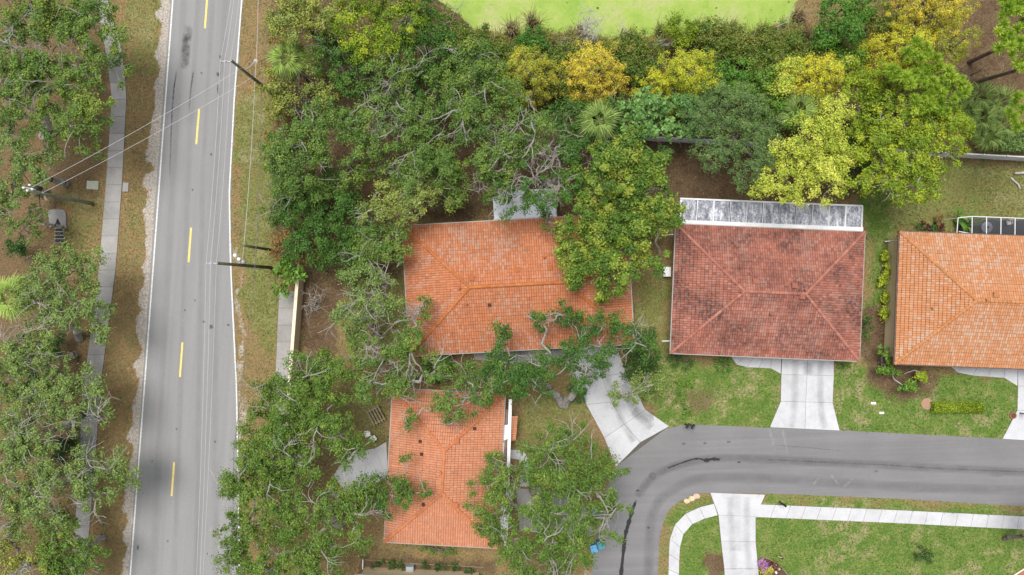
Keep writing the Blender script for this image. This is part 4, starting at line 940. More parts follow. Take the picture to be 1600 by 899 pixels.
# -- front oaks
oak('large fresh green oak nearest the road at bottom left of the houses', [(470, 595, 48), (430, 640, 42), (500, 590, 34), (510, 650, 40), (400, 700, 44), (460, 720, 46), (400, 770, 46), (365, 760, 26), (380, 830, 40), (450, 800, 44), (520, 790, 36), (500, 850, 40), (430, 870, 42), (375, 880, 34), (560, 840, 22), (490, 900, 40), (440, 680, 38), (530, 680, 26), (480, 640, 36), (430, 740, 34), (560, 770, 26), (550, 800, 24), (420, 600, 22), (560, 700, 20), (540, 720, 18), (530, 580, 24)], 8, 'oak_fresh', gap=.17, base=(530, 815), wr=1.1, dens=1.7)
oak('oak bough reaching across the left eave of the small salmon roof', [(585, 765, 28), (560, 780, 24), (615, 765, 22), (640, 775, 18), (665, 770, 10), (635, 720, 9), (630, 755, 12), (600, 790, 18)], 6.5, 'oak_dark', gap=.18, hue=.75, base=(520, 770), group=None)
oak('tall yellow green oak between the small house and the street bend', [(850, 700, 34), (890, 690, 30), (920, 720, 30), (880, 745, 42), (840, 740, 32), (930, 765, 34), (895, 800, 42), (945, 800, 26), (960, 740, 20), (850, 850, 40), (900, 860, 36), (800, 850, 32), (820, 890, 34), (870, 905, 36), (770, 830, 24), (950, 830, 18), (965, 790, 16), (850, 800, 28), (825, 790, 20)], 8, 'oak_fresh', gap=.26, base=(835, 765), bare=4, wr=1.1, hue=.3)
oak('dark leafed oak boughs over the right eave of the small salmon roof', [(780, 740, 30), (760, 760, 24), (790, 780, 26), (745, 795, 20), (760, 820, 18), (770, 715, 12), (815, 735, 20)], 6.5, 'oak', gap=.26, hue=.6, base=(815, 800))
oak('oak with a split grey trunk in the front yard of the orange roofed house', [(795, 570, 38), (770, 585, 28), (830, 595, 34), (785, 520, 20), (845, 500, 18), (885, 495, 24), (810, 610, 20), (855, 570, 24)], 7, 'oak_dark', gap=.28, base=(878, 632), hue=.45, wr=1.1)
oak('oak with a bare white leader over the driveway of the orange roofed house', [(925, 510, 28), (960, 512, 22), (905, 545, 28), (945, 550, 22), (995, 530, 26), (1012, 545, 20), (900, 600, 16), (930, 572, 20), (915, 590, 16), (950, 575, 13), (885, 565, 20)], 7, 'oak_dark', gap=.30, bare=4, base=(882, 634), hue=.4, wr=1.15)
oak('low oak bough lying across the driveway toward the lawn', [(960, 617, 15), (985, 615, 17), (1010, 605, 22), (1030, 600, 18)], 4.5, 'oak_grey', gap=.3, base=(1012, 585), hue=.6)
tree('shrub', 'dark green shrub at the right front corner of the orange roofed house', 'shrub', [(1000, 560, 24), (1010, 530, 18), (990, 580, 18), (1020, 575, 14)], 2.6, 'dark', 'bark_dark', gap=.12, hue=.6)
tree('magnolia_tree', 'olive and yellow leafed tree covering the right end of the orange roof', 'tree', [(950, 250, 38, .5), (990, 235, 28, .3), (1015, 260, 30), (930, 300, 42, .3), (985, 300, 42), (1030, 300, 32), (935, 350, 42), (990, 355, 44), (1035, 345, 26), (895, 395, 26), (930, 400, 32), (965, 420, 36), (900, 430, 24), (950, 450, 24, -.5), (1025, 410, 20, -.5), (885, 360, 20), (1055, 335, 14)], 7.2, 'magnolia', 'bark_dark', base=(1000, 330), gap=.24, hue=.5, hsp=.36, dens=1.6, size=.26, group=None)
oak('narrow leafy tree between the magnolia and the fan palm', [(895, 235, 24), (880, 210, 22), (915, 215, 18)], 6, 'oak_dark', gap=.3, hue=.5, group=W)
# -- pond side: cypresses and shrubs
def cypress(label, base, hgt, R, leaf, hue=.5):
    h = hgt; L = []
    for t, rr in ((.18, .85), (.38, 1.0), (.58, .85), (.76, .62), (.90, .36)):
        zz = h * t; x, y = base; k = CAM_H / (CAM_H - zz); off = (x - 800) * (k - 1), (y - 449.5) * (k - 1)
        L.append((x + off[0] + random.uniform(-9, 9), y + off[1] + random.uniform(-6, 6), R * random.uniform(1.0, 1.22) * rr * k * PXM, zz, hue + random.uniform(-.12, .12)))
    return tree('cypress_tree', label, 'tree', L, 0.0, leaf, 'bark_dark', base=base, group='cypresses by the pond', dens=2.6, tuft=.36, per=74, size=.15, asp=.42, gap=0, vr=.8, hsp=.2, low=-.3, flat=.8, bare=0, inner=.7)
cypress('leftmost golden cypress, its gold mixed with green', (824, 140), 7.5, 2.5, 'gold', .1)
cypress('brightest golden orange cypress by the pond', (922, 140), 8.5, 2.7, 'gold', .55)
cypress('low yellow green cypress between the golden and the tall ones', (1010, 150), 5.5, 1.8, 'cyp', .6)
cypress('tall yellow green cypress on the pond bank', (1056, 145), 8.5, 2.8, 'cyp', .35)
cypress('golden cypress rising at the top edge near the brown clearing', (1412, 45), 9, 3.0, 'gold', .45)
cypress('golden green cypress just below the one at the top edge', (1362, 110), 8.5, 2.6, 'cyp', .75)
cypress('yellow cypress beside the bright pine', (1420, 110), 9.5, 2.2, 'gold', .05)
cypress('olive gold cypress amid the pale lime tree', (1228, 150), 9.5, 2.6, 'cyp', .75)
tree('broadleaf_tree', 'broad leafed green tree in front of the white fence', 'tree', [(1025, 180, 32), (1000, 195, 26), (1045, 205, 24), (1010, 160, 24), (985, 170, 20), (1040, 235, 10, -2)], 5.5, 'broad', 'bark_dark', size=.42, per=34, asp=.6, gap=.2, hue=.5, group=None)
tree('willow_tree', 'dull grey green bushy tree behind the white patio roof', 'tree', [(1130, 165, 42), (1175, 180, 40), (1100, 190, 32), (1205, 215, 34), (1150, 215, 40), (1110, 240, 26), (1180, 250, 34), (1160, 285, 18)], 6.5, 'willow', 'bark_dark', size=.2, asp=.3, gap=.16, dens=1.7, group=None)
tree('lime_tree', 'pale lime yellow tree behind the right end of the patio roof', 'tree', [(1232, 115, 22, -1), (1310, 112, 20, -1), (1218, 140, 18, -1), (1300, 175, 30), (1285, 210, 34), (1255, 205, 24, -.5), (1270, 160, 20, -1), (1240, 240, 36), (1285, 250, 36), (1230, 285, 38), (1290, 285, 36), (1190, 290, 20), (1315, 240, 26)], 8, 'lime', 'bark_dark', gap=.2, dens=1.7, size=.18, asp=.55, hue=.36, hsp=.34, group=None)
tree('broadleaf_tree', 'yellow green spreading tree between the lime tree and the pine', 'tree', [(1390, 190, 38), (1430, 200, 36), (1470, 195, 34), (1370, 235, 36), (1420, 245, 40), (1470, 240, 34), (1390, 280, 34), (1440, 285, 34), (1350, 285, 24), (1490, 225, 20), (1400, 305, 20)], 8, 'yelgreen', 'bark', gap=.24, dens=1.6, size=.20, hue=.45, hsp=.3, group=None)
tree('shrub', 'dark green shadowed shrub under the yellow green tree', 'shrub', [(1350, 215, 34), (1340, 270, 30), (1365, 165, 30)], 3.5, 'dark', 'bark_dark', gap=.1, hue=.5)
tree('shrub', 'lush dark green shrub at the right end of the pond', 'shrub', [(1310, 20, 34), (1330, 50, 30), (1295, 50, 26), (1350, 15, 28)], 4.5, 'shrub_br', 'bark_dark', gap=.08, hue=.35, dens=1.5)
tree('shrub', 'bright green bushy tree behind the tall yellow green cypress', 'shrub', [(1160, 125, 26), (1185, 140, 22), (1145, 140, 16)], 4.5, 'shrub_br', 'bark_dark', gap=.08, hue=.65, dens=1.5)
for i, (x, y, r, lf, hu_, lab) in enumerate(((1215, 70, 34, 'shrub', .45, 'olive bush on the bank under the right end of the pond'), (1170, 75, 34, 'shrub', .6, 'brownish bush on the bank behind the bright green bushy tree'), (1115, 55, 28, 'shrub', .5, 'tall grassy olive bush at the pond edge above the tall cypress'),
     (1065, 50, 26, 'yelgreen', .2, 'yellow olive bush jutting into the pond'), (985, 75, 28, 'shrub', .55, 'low olive bush between the two central cypresses'), (1250, 85, 30, 'shrub', .3, 'green bush on the bank above the olive gold cypress'), (880, 85, 28, 'shrub', .4, 'low bush behind the brightest golden cypress'),
     (830, 65, 24, 'shrub_br', .1, 'small green bush among the dry reeds on the bank'), (780, 85, 30, 'shrub', .25, 'bush on the bank left of the leftmost golden cypress'), (730, 60, 28, 'shrub', .5, 'brown tinged bush at the left end of the pond'), (1285, 95, 22, 'shrub', .7, 'tan tinged bush below the lush dark green shrub'), (960, 110, 22, 'dark', .7, 'dark bush squeezed between the golden cypress and the low one'),
     (700, 100, 26, 'oak', .5, 'grey green bush behind the left end of the pond bank'), (1110, 95, 26, 'shrub', .4, 'dark olive bush right of the tall cypress top'))):
    tree('bush', lab, 'bush', [(x, y, r * .8), (x + r * .6, y + random.uniform(-6, 6), r * .6), (x - r * .6, y + random.uniform(-6, 6), r * .6), (x, y + r * .5, r * .6)], 2.6, lf, 'bark_dark', gap=.12, hue=hu_, dens=1.5, size=.26, asp=.32, up=.3, flat=.9, group='bushes along the pond bank')
# pines
def pine(label, lobes, z, base, lean=(0, 0)):
    """straight trunk, whorled limbs, round tufts of needles"""
    TREE_N[0] += 1; rng = np.random.default_rng(900 + TREE_N[0]); b0 = np.array(P(*base)); h = root('pine_tree', label, 'tree', tuple(b0), 'pines')
    top = np.array([b0[0] + lean[0], b0[1] + lean[1], z + .8])
    np_mesh('trunk', tubes_np([(b0 + (top - b0) * (k / 6), b0 + (top - b0) * ((k + 1) / 6), .24 - .028 * k, .24 - .028 * (k + 1)) for k in range(6)], 8), 4, M['bark_pine'], h)
    pf, sg = [], []
    for lb in lobes:
        zz = z + (lb[3] if len(lb) > 3 else 0); c = np.array(P(lb[0], lb[1], zz)); R = lb[2] / PXM * (CAM_H - zz) / CAM_H
        a = b0 + (top - b0) * min(.95, max(.45, (zz - .6) / top[2])); s_, _ = curve_segs(a, c - np.array([0, 0, .4]), .06, .03, 4, .05, .03, rng); sg += s_
        for _ in range(int(9 * R * R) + 4):
            d = rng.normal(size=3); d = d / np.linalg.norm(d) * R * rng.random() ** .5; q = c + d * np.array([1, 1, .5])
            if all(np.linalg.norm((q - p_)[:2]) > .50 for p_ in pf): pf.append(q); sg.append((c - np.array([0, 0, .4]), q - np.array([0, 0, .15]), .022, .012))
    np_mesh('limb', tubes_np(sg, 4), 4, M['bark_pine'], h)
    pf = np.array(pf); k = 230; own = np.repeat(np.arange(len(pf)), k); n = len(own); d = unit(rng.normal(size=(n, 3)) + np.array([0, 0, .35])); L = rng.uniform(.42, .72, len(pf))[own] * rng.uniform(.7, 1.15, n)
    side = unit(np.cross(d, rng.normal(size=(n, 3)))) * .036; c = pf[own]
    co = np.stack([c + d * .05 - side * .5, c + d * (L * .55)[:, None] - side, c + d * L[:, None], c + d * (L * .55)[:, None] + side], 1).reshape(-1, 3)
    np_mesh('crown', co, 4, LEAF['pine'], h, np.clip(rng.normal(.5, .2, n), 0, 1), np.clip(rng.normal(.45, .22, len(pf))[own], 0, 1))
    return h
pine('bright green pine with puffy tufts beside the yellow cypress', [(1425, 90, 20), (1455, 108, 24), (1485, 120, 24), (1500, 140, 18), (1425, 125, 22), (1455, 140, 24), (1482, 150, 22), (1400, 110, 14), (1445, 72, 18), (1470, 165, 18), (1440, 160, 16)], 9.5, (1425, 160))
pine('bright green pine with straight leaning trunk in the top right corner', [(1575, 10, 26), (1600, 40, 30), (1578, 70, 24), (1600, 88, 26), (1595, 5, 30), (1640, 50, 40), (1560, 45, 14)], 12, (1513, 98), (.6, 0))
pine('pine at the right edge with a pale straight trunk, below the corner pine', [(1588, 158, 14), (1595, 182, 22), (1630, 150, 36), (1640, 195, 36)], 11, (1508, 134), (2.0, -.6))
oak('slender tree at bottom right whose bare trunk leans out of view', [(1640, 830, 30), (1660, 815, 30)], 6, 'oak', base=(1567, 842), gap=.3, bark='bark_dark', group=None)
tree('dead_shrub', 'leafless grey shrub at the top end of the mulched bed behind the cream wall', 'dead shrub', [(492, 465, 18), (485, 480, 14)], 1.0, 'dark', 'bark', gap=2.0, bare=5, dens=2.2, wr=.8, zmin=.15)
tree('dead_tree', 'bleached dead bush standing in the dry reeds by the pond', 'dead tree', [(925, 48, 20), (915, 30, 14, 1)], 3.0, 'dark', 'bark_white', gap=2.0, bare=9, dens=2.4, wr=.8)

# -- fillers where crowns meet
tree('shrub', 'straggly rusty olive scrub along the verge below the upper dark pole', 'shrub', [(432, 200, 20), (425, 235, 16), (440, 165, 18), (428, 265, 14)], 2.4, 'orange', 'bark', gap=.34, hue=.75, hsp=.3, show=1.5, group=None)
tree('shrub', 'rusty olive scrub on the verge beside the upper fan palm', 'shrub', [(430, 60, 16), (425, 100, 14), (435, 130, 16)], 2.2, 'orange', 'bark_dark', gap=.3, hue=.85, hsp=.3, group=None)
for i, (x, y, rr_, lab) in enumerate(((705, 55, 26, 'brown olive bush at the left shore of the pond'), (745, 72, 24, 'brown olive bush left of the dry reeds'), (810, 88, 24, 'olive bush right behind the dry reeds'), (930, 78, 24, 'olive bush below the bleached dead bush'), (1010, 72, 24, 'olive bush below the green reeds'), (690, 30, 20, 'dark bush in the left corner of the pond'), (1150, 60, 24, 'grassy bush in the middle of the right bank'), (1225, 50, 22, 'grassy bush at the right shore of the pond'), (770, 66, 17, 'small bush at the water line left of the tall reeds'), (850, 62, 18, 'small bush at the water line right of the tall reeds'), (900, 66, 17, 'small bush at the water line beside the flattened reeds'), (955, 70, 20, 'small bush at the water line right of the bleached dead bush'), (990, 64, 18, 'small bush at the water line left of the green reeds'), (1095, 58, 20, 'small bush at the water line right of the green reeds'), (1195, 62, 20, 'small bush at the water line near the right end of the bank'))):
    tree('bush', lab, 'bush', [(x, y, rr_ * .9), (x + rr_ * .8, y + 4, rr_ * .6), (x - rr_ * .8, y - 3, rr_ * .6), (x, y + rr_ * .5, rr_ * .6)], 1.8, 'shrub', 'bark', gap=.2, hue=.4 + .06 * i, hsp=.3, dens=1.6, size=.28, asp=.22, up=.3, flat=1.0, show=.6, group='bushes along the pond bank')
oak('small dark oak filling between the yellow vine trees and the pond oak', [(680, 130, 30), (650, 160, 26), (700, 165, 28), (665, 110, 22)], 6, 'oak_dark', gap=.22, hue=.5, group=W)
oak('low oak under the road edge of the wood, above the dark thicket', [(440, 290, 28), (470, 300, 28), (500, 290, 26), (530, 280, 26), (425, 330, 18)], 5, 'oak', gap=.25, hue=.5, group=W)
oak('rounded oak above the left end of the orange roof', [(690, 265, 30), (720, 290, 30), (700, 310, 22), (560, 270, 26), (600, 260, 24)], 6, 'oak', gap=.30, hue=.55, group=W)
tree('broadleaf_tree', 'fresh green tree closing the gap right of the pale lime tree', 'tree', [(1335, 120, 26), (1345, 160, 28), (1340, 200, 28), (1335, 240, 24), (1365, 140, 24)], 6.5, 'yelgreen', 'bark_dark', gap=.14, hue=.35, dens=1.6, group=None)
tree('broadleaf_tree', 'green tree between the willowy tree and the pale lime tree', 'tree', [(1215, 165, 28), (1200, 140, 24), (1235, 190, 26), (1190, 175, 24)], 6, 'shrub_br', 'bark_dark', gap=.14, hue=.7, dens=1.5, group=None)
tree('broadleaf_tree', 'dense green tree under and around the bright pine', 'tree', [(1400, 150, 30), (1440, 165, 30), (1480, 175, 26), (1380, 120, 26), (1500, 195, 20)], 6.5, 'yelgreen', 'bark_dark', gap=.12, hue=.3, dens=1.6, group=None)
oak('grey green oak between the fan palm and the broad leafed tree', [(965, 175, 26), (960, 215, 24), (985, 205, 22), (900, 175, 28), (870, 180, 26)], 5.5, 'oak_dark', gap=.2, hue=.5, group=W)
tree('broadleaf_tree', 'green tree hiding the fence right of the broad leafed tree', 'tree', [(1075, 165, 28), (1085, 190, 26), (1070, 205, 16), (1100, 150, 24)], 5, 'broad', 'bark_dark', gap=.16, size=.3, per=60, hue=.2, group=None)
for i, (x, y, rr_, lab) in enumerate(((1000, 105, 24, 'bush on the bank above the low yellow green cypress'), (1125, 115, 24, 'bush between the tall cypress and the bright bushy tree'), (1200, 100, 26, 'bush on the bank left of the olive gold cypress'), (1290, 70, 24, 'bush just under the lush dark green shrub'), (880, 130, 24, 'bush between the two golden cypresses'), (775, 115, 24, 'bush left of the leftmost golden cypress, nearer the houses'), (1370, 30, 26, 'bush left of the top edge golden cypress'), (1330, 85, 24, 'bush right of the lush dark green shrub'))):
    tree('bush', lab, 'bush', [(x, y, rr_ * .9), (x + rr_ * .7, y + 4, rr_ * .6), (x - rr_ * .7, y - 3, rr_ * .6), (x, y + rr_ * .5, rr_ * .6)], 2.8, ('shrub', 'shrub_br')[i % 2], 'bark_dark', gap=.1, hue=.15 + .1 * i, dens=1.6, size=.24, asp=.35, up=.4, flat=.9, group='bushes along the pond bank')
# -- palms: every frond a part
def frond_mesh(name, n, L, fan, droop, leaf, seed):
    r = random.Random(seed); co, ti, hu = [], [], []
    w = .035; pl = L * .42
    co += [(0, -w, 0), (pl, -w * .6, .10 * pl), (pl, w * .6, .10 * pl), (0, w, 0)]; ti.append(.5); hu.append(.6)
    for i in range(n):
        a = (i / (n - 1) - .5) * fan + r.uniform(-.04, .04); l = L * .62 * (1 - .25 * abs(i / (n - 1) - .5) * 2) * r.uniform(.85, 1.1)
        c, s = math.cos(a), math.sin(a); d = droop * r.uniform(.7, 1.3); b_ = (pl, 0, .10 * pl)
        def q(u, v_, z_): return (b_[0] + c * u - s * v_, b_[1] + s * u + c * v_, b_[2] + z_)
        hw = .040
        co += [q(0, -.012, 0), q(l * .55, -hw, -.06 * d), q(l * .55, hw, -.06 * d + .02), q(0, .012, 0)]
        co += [q(l * .55, -hw, -.06 * d), q(l, -.006, -l * .35 * d), q(l, .006, -l * .35 * d), q(l * .55, hw, -.06 * d + .02)]
        t = r.random(); ti += [t, t]; hh = r.random(); hu += [hh, hh]
    return np_mesh(name, np.array(co), 4, LEAF[leaf], None, ti, hu)
def palm(label, px, py, z, R, n, leaf, group='fan palms', fan=2.6, blades=17, name='palm_tree'):
    r = random.Random(px * 7 + py); x, y, _ = P(px, py, z); h = root(name, label, 'palm', (x, y, 0), group)
    if z > .8: MB().tube([(x, y, 0), (x + .05, y, z * .5), (x, y, z)], [.20, .16, .15], 8).build('trunk', M['bark_dark'], h)
    else: MB().lathe((x, y, 0), [(.16, 0), (.18, .1), (.10, max(.2, z))], 8).build('trunk', M['bark_dark'], h)
    v = [frond_mesh('frond', blades, R, fan, .9, leaf, s) for s in (px, py)]
    for i in range(n):
        o = v[i] if i < 2 else share(v[i % 2]); o.parent = h
        el = 1.15 - 1.75 * (i / n) ** .8
        o.location = (r.uniform(-.06, .06), r.uniform(-.06, .06), z + .05); s = r.uniform(.85, 1.1); o.scale = (s, s, s)
        o.rotation_euler = (r.uniform(-.3, .3), -el * .85, i * 2.39996 + r.uniform(-.3, .3))
    return h
palm('light green fan palm left of the grey oaks at the left edge', 22, 465, 5, 2.5, 30, 'palm_lt')
palm('light green fan palm at the road edge of the wood', 452, 95, 6, 2.1, 26, 'palm_lt')
palm('fan palm right of the lowest golden cypress trunk', 935, 190, 6, 2.1, 30, 'palm')
palm('fan palm half buried in the grey green bushy tree', 1245, 175, 6.5, 2.0, 26, 'palm')
for i, (x, y, R) in enumerate(((1525, 152, 2.0), (1558, 162, 2.1), (1528, 186, 2.0), (1562, 198, 2.0), (1506, 176, 1.7), (1540, 214, 1.8))):
    palm(('topmost', 'second highest, right hand', 'middle left', 'right hand lower', 'leftmost', 'lowest')[i] + ' saw palmetto of the clump below the brown clearing', x, y, 1.0, R, 20, 'palm', 'saw palmettos', 2.4, 13, 'palmetto')
palm('dark sago palm tucked between the small salmon roof and the oak', 683, 572, 1.4, 1.9, 24, 'oak_dark', None, .9, 11, 'sago_palm')
palm('small spiky plant by the walkway of the dark red roofed house', 1130, 568, .4, 1.1, 14, 'oak_dark', None, .8, 7, 'spiky_plant')
palm('dark bushy cycad in the front yard under the oaks', 900, 615, .6, 1.3, 16, 'dark', None, 1.2, 9, 'cycad')

# -- banana-like plants beside the screened patio: broad leaves as parts
def strap_plant(label, px, py, n, L, leaf, w=.28):
    r = random.Random(px); x, y, _ = P(px, py, 0); h = root('strap_leafed_plant', label, 'plant', (x, y, 0), 'strap leafed plants')
    for i in range(n):
        a = r.uniform(0, 6.28); l = L * r.uniform(.7, 1.15); t = r.random(); co = []
        pr = [(0, .04, .1), (.25 * l, w * .8, .75 * l), (.6 * l, w, 1.0 * l), (l, .03, .8 * l)]
        for (d0, w0, z0), (d1, w1, z1) in zip(pr, pr[1:]):
            c, s = math.cos(a), math.sin(a)
            co += [(x + c * d0 + s * w0 / 2, y + s * d0 - c * w0 / 2, z0), (x + c * d1 + s * w1 / 2, y + s * d1 - c * w1 / 2, z1), (x + c * d1 - s * w1 / 2, y + s * d1 + c * w1 / 2, z1), (x + c * d0 - s * w0 / 2, y + s * d0 + c * w0 / 2, z0)]
        np_mesh('leaf', np.array(co), 4, LEAF[leaf], h, [t] * 3, [r.random()] * 3)
    return h
strap_plant('dark strap leafed plant left of the screen enclosure', 1487, 345, 9, 1.5, 'shrub_br')
strap_plant('lighter strap leafed plant touching the screen enclosure', 1505, 353, 9, 1.4, 'palm')
def small(name, label, cat, lobes, z, leaf, **k):
    k.setdefault('group', 'garden shrubs'); return tree(name, label, cat, lobes, z, leaf, 'bark_dark', gap=.04, dens=k.pop('dens', 2.4), tuft=.32, per=k.pop('per', 60), size=k.pop('size', .17), zmin=.1, bare=0, low=-.6, **k)
small('shrub', 'dark red and green shrubs behind the light orange roof', 'shrub', [(1448, 352, 8), (1470, 356, 8)], .7, 'red')
small('shrub', 'low dark green shrub behind the light orange roof, left of the rusty one', 'shrub', [(1438, 356, 8), (1459, 358, 9)], .6, 'dark', hue=.9)
small('shrub', 'rusty orange shrub behind the light orange roof', 'shrub', [(1471, 345, 9), (1465, 349, 6)], .9, 'orange')
for i, (x, y, r) in enumerate(((1383, 398, 8), (1382, 422, 8.5), (1381, 438, 6), (1382, 462, 8.5), (1381, 487, 9))):
    small('shrub', ('first', 'second', 'third, smallest,', 'fourth', 'fifth')[i] + ' yellow leafed shrub from the top along the cream side wall', 'shrub', [(x, y, r), (x + 1, y + r * .7, r * .8)], .7, 'yelgreen', hue=.85, size=.22)
small('shrub', 'large glossy green shrub at the front corner of the light orange roof', 'shrub', [(1379, 552, 12), (1384, 572, 13), (1398, 576, 12), (1375, 577, 8)], 1.6, 'shrub_br', hue=.8, size=.26)
small('small_tree', 'little bright leafed tree with curved white trunk, left of the pair', 'small tree', [(1417, 600, 11), (1410, 606, 8), (1424, 606, 7)], 1.5, 'shrub_br', hue=.8, size=.26)
small('small_tree', 'little bright leafed tree with curved white trunk, right of the pair', 'small tree', [(1446, 590, 9), (1440, 586, 6)], 1.5, 'yelgreen', hue=.6, size=.26)
for k, pts in enumerate(([(1393, 585, .1), (1396, 592, .5), (1404, 598, 1.0), (1410, 602, 1.4)], [(1412, 584, .1), (1420, 581, .5), (1430, 579, .9), (1440, 585, 1.4)])):
    o = MB().tube([P(*p) for p in smooth_line(pts, 12)], .05, 6).build('bent_stem', M['bark_white']); tag(o, ('curved pale stem growing toward the left little tree', 'curved pale stem growing toward the right little tree')[k], 'stem')
small('shrub', 'dark green shrub at the left front corner of the dark red roofed house', 'shrub', [(1060, 563, 13), (1075, 564, 11), (1048, 560, 9)], .9, 'dark', hue=.9)
small('shrub', 'green shrub against the right wall of the dark red roofed house', 'shrub', [(1355, 495, 10), (1354, 512, 11), (1352, 528, 8)], .9, 'dark', hue=1.0)
small('shrub', 'low light green shrub beside the wide white driveway', 'shrub', [(1312, 571, 7), (1324, 570, 6)], .4, 'shrub_br', hue=.9)
small('shrub', 'small round dark bush in the bottom right lawn', 'shrub', [(1443, 865, 13), (1452, 872, 9), (1436, 870, 8)], .6, 'dark', hue=.7)
for i, (x, y, r) in enumerate(((1064, 598, 7), (1078, 601, 7), (1068, 627, 6), (1056, 627, 5), (1071, 641, 7), (1062, 612, 6))):
    small('shrub', ('upper left', 'upper right', 'middle', 'left hand', 'lowest', 'inner')[i] + ' small light shrub of the six in the lawn by the splayed driveway', 'shrub', [(x, y, r)], .4, 'shrub_br', hue=.95)
small('shrub', 'low bright green weeds under the front eave of the small salmon roof', 'shrub', [(676, 857, 8), (692, 859, 10), (706, 860, 9), (660, 855, 6)], .3, 'shrub_br', hue=.9, per=40)
for i, (x, y, r) in enumerate(((590, 883, 9), (610, 884, 10), (628, 885, 8), (665, 887, 9), (690, 889, 10), (712, 890, 9), (735, 892, 9))):
    small('shrub', ('first', 'second', 'third', 'fourth', 'fifth', 'sixth', 'seventh')[i] + ' dark shrub from the left in the bed by the bottom cream wall', 'shrub', [(x, y, r)], .5, 'dark', hue=.6)
bp = MB().prism([P(x, y)[:2] for x, y in [(1584, 899), (1600, 889), (1650, 860), (1660, 940), (1592, 940)]], -.05, .06).build('brick_patio', m_plain('red_paving', (.34, .12, .085), .9, .3, 6)); tag(bp, kind='structure')
MB().tube([P(1582, 899.5, .08), P(1600, 888, .08), P(1650, 858, .08)], .07, 6).build('edging', M['cap'], bp)
# trimmed hedge with a ring of mulch
hb = root('hedge', 'long trimmed green hedge standing alone on the front lawn', 'hedge', (*P(1490, 636)[:2], 0))
rng = np.random.default_rng(77); n = 5200
u = rng.uniform(-1, 1, n); ph = rng.uniform(-.2, math.pi + .2, n); rr = np.sqrt(rng.uniform(.75, 1.05, n))
hw = .50 + .06 * noise2(u * 7, u * 0, 5); cx, cy = P(1491, 636)[:2]
p = np.stack([cx + u * 2.62, cy + np.cos(ph) * hw * rr - u * .02, .12 + np.abs(np.sin(ph)) * .85 * rr], 1)
endc = np.abs(u) > .95; p[endc, 2] *= rng.uniform(.2, 1, endc.sum())
L = .17 * rng.uniform(.7, 1.4, n)
np_mesh('foliage', leaf_quads(p, unit(p - np.array([cx, cy, .2])), L, L * .55, rng=rng), 4, LEAF['yelgreen'], hb, np.clip(rng.normal(.45, .28, n), 0, 1), np.clip(rng.normal(.3, .3, n), 0, 1))
mr = MB().lathe((*P(1447, 631)[:2], 0.0), [(.62, 0.0), (.60, .06), (.35, .10), (.02, .12)], 20).build('mulch_mound', m_plain('reddish_tan_mulch', (.36, .22, .15), .95, .4, 18)); tag(mr, 'round tan mulch mound at the left end of the lone hedge', 'mulch mound')

# ------------------------------------------------------------------ ground cover that nobody could count
def scatter(n, box, seed):
    r = np.random.default_rng(seed); return r.uniform(box[0], box[2], n), r.uniform(box[1], box[3], n), r
HARD = [[(262, -60), (384, -60), (364, 300), (378, 960), (198, 960)], [(t[0], t[1]) for t in street_top + street_bot[::-1]],
        [(888, 540), (962, 540), (978, 583), (1008, 640), (1045, 666), (962, 729), (916, 632)], [(1220, 558), (1303, 558), (1301, 629), (1312, 673), (1202, 668), (1218, 627)],
        [(1589, 560), (1690, 560), (1690, 694), (1565, 686), (1588, 641)], [(1109, 769), (1195, 772), (1181, 806), (1190, 1000), (1136, 1000), (1122, 804)],
        [(145, -80), (170, 0), (191, 75), (199, 150), (192, 285), (182, 420), (160, 590), (147, 760), (128, 980), (104, 980), (125, 750), (133, 590), (153, 450), (167, 285), (176, 150), (155, 30), (135, -80)],
        [(437, 455), (466, 455), (453, 720), (426, 720)], [(1179, 807), (1900, 843), (1900, 822), (1187, 787)], [(1121, 804), (1095, 812), (1074, 824), (1065, 842), (1060, 960), (1043, 960), (1045, 856), (1064, 807), (1115, 786)],
        [(1143, 552), (1220, 556), (1220, 584), (1160, 575)], [(1478, 562), (1590, 566), (1590, 602), (1500, 585)], [(738, 548), (886, 546), (890, 568), (742, 562)], [(796, 702), (828, 702), (828, 760), (812, 760)], [(806, 762), (900, 772), (928, 836), (812, 830)], [(520, 745), (545, 706), (604, 690), (606, 728), (560, 785)]]
for hh in (hA, hB, hC, hD, hE):
    me_ = [c for c in hh.children if c.name.startswith('wall')][0].data
    xs_ = [v.co.x for v in me_.vertices]; ys_ = [v.co.y for v in me_.vertices]; R = Matrix.Rotation(hh.rotation_euler[2], 4, 'Z'); poly = []
    for x, y in ((min(xs_), min(ys_)), (max(xs_), min(ys_)), (max(xs_), max(ys_)), (min(xs_), max(ys_))):
        q = hh.location + R @ Vector((x, y, 0)); poly.append((q.x * PXM + 800, 449.5 - q.y * PXM))
    HARD.append(poly)
def on_hard(px, py):
    m_ = np.zeros(px.shape, bool)
    for poly in HARD: m_ |= inpoly(px, py, poly)
    return m_
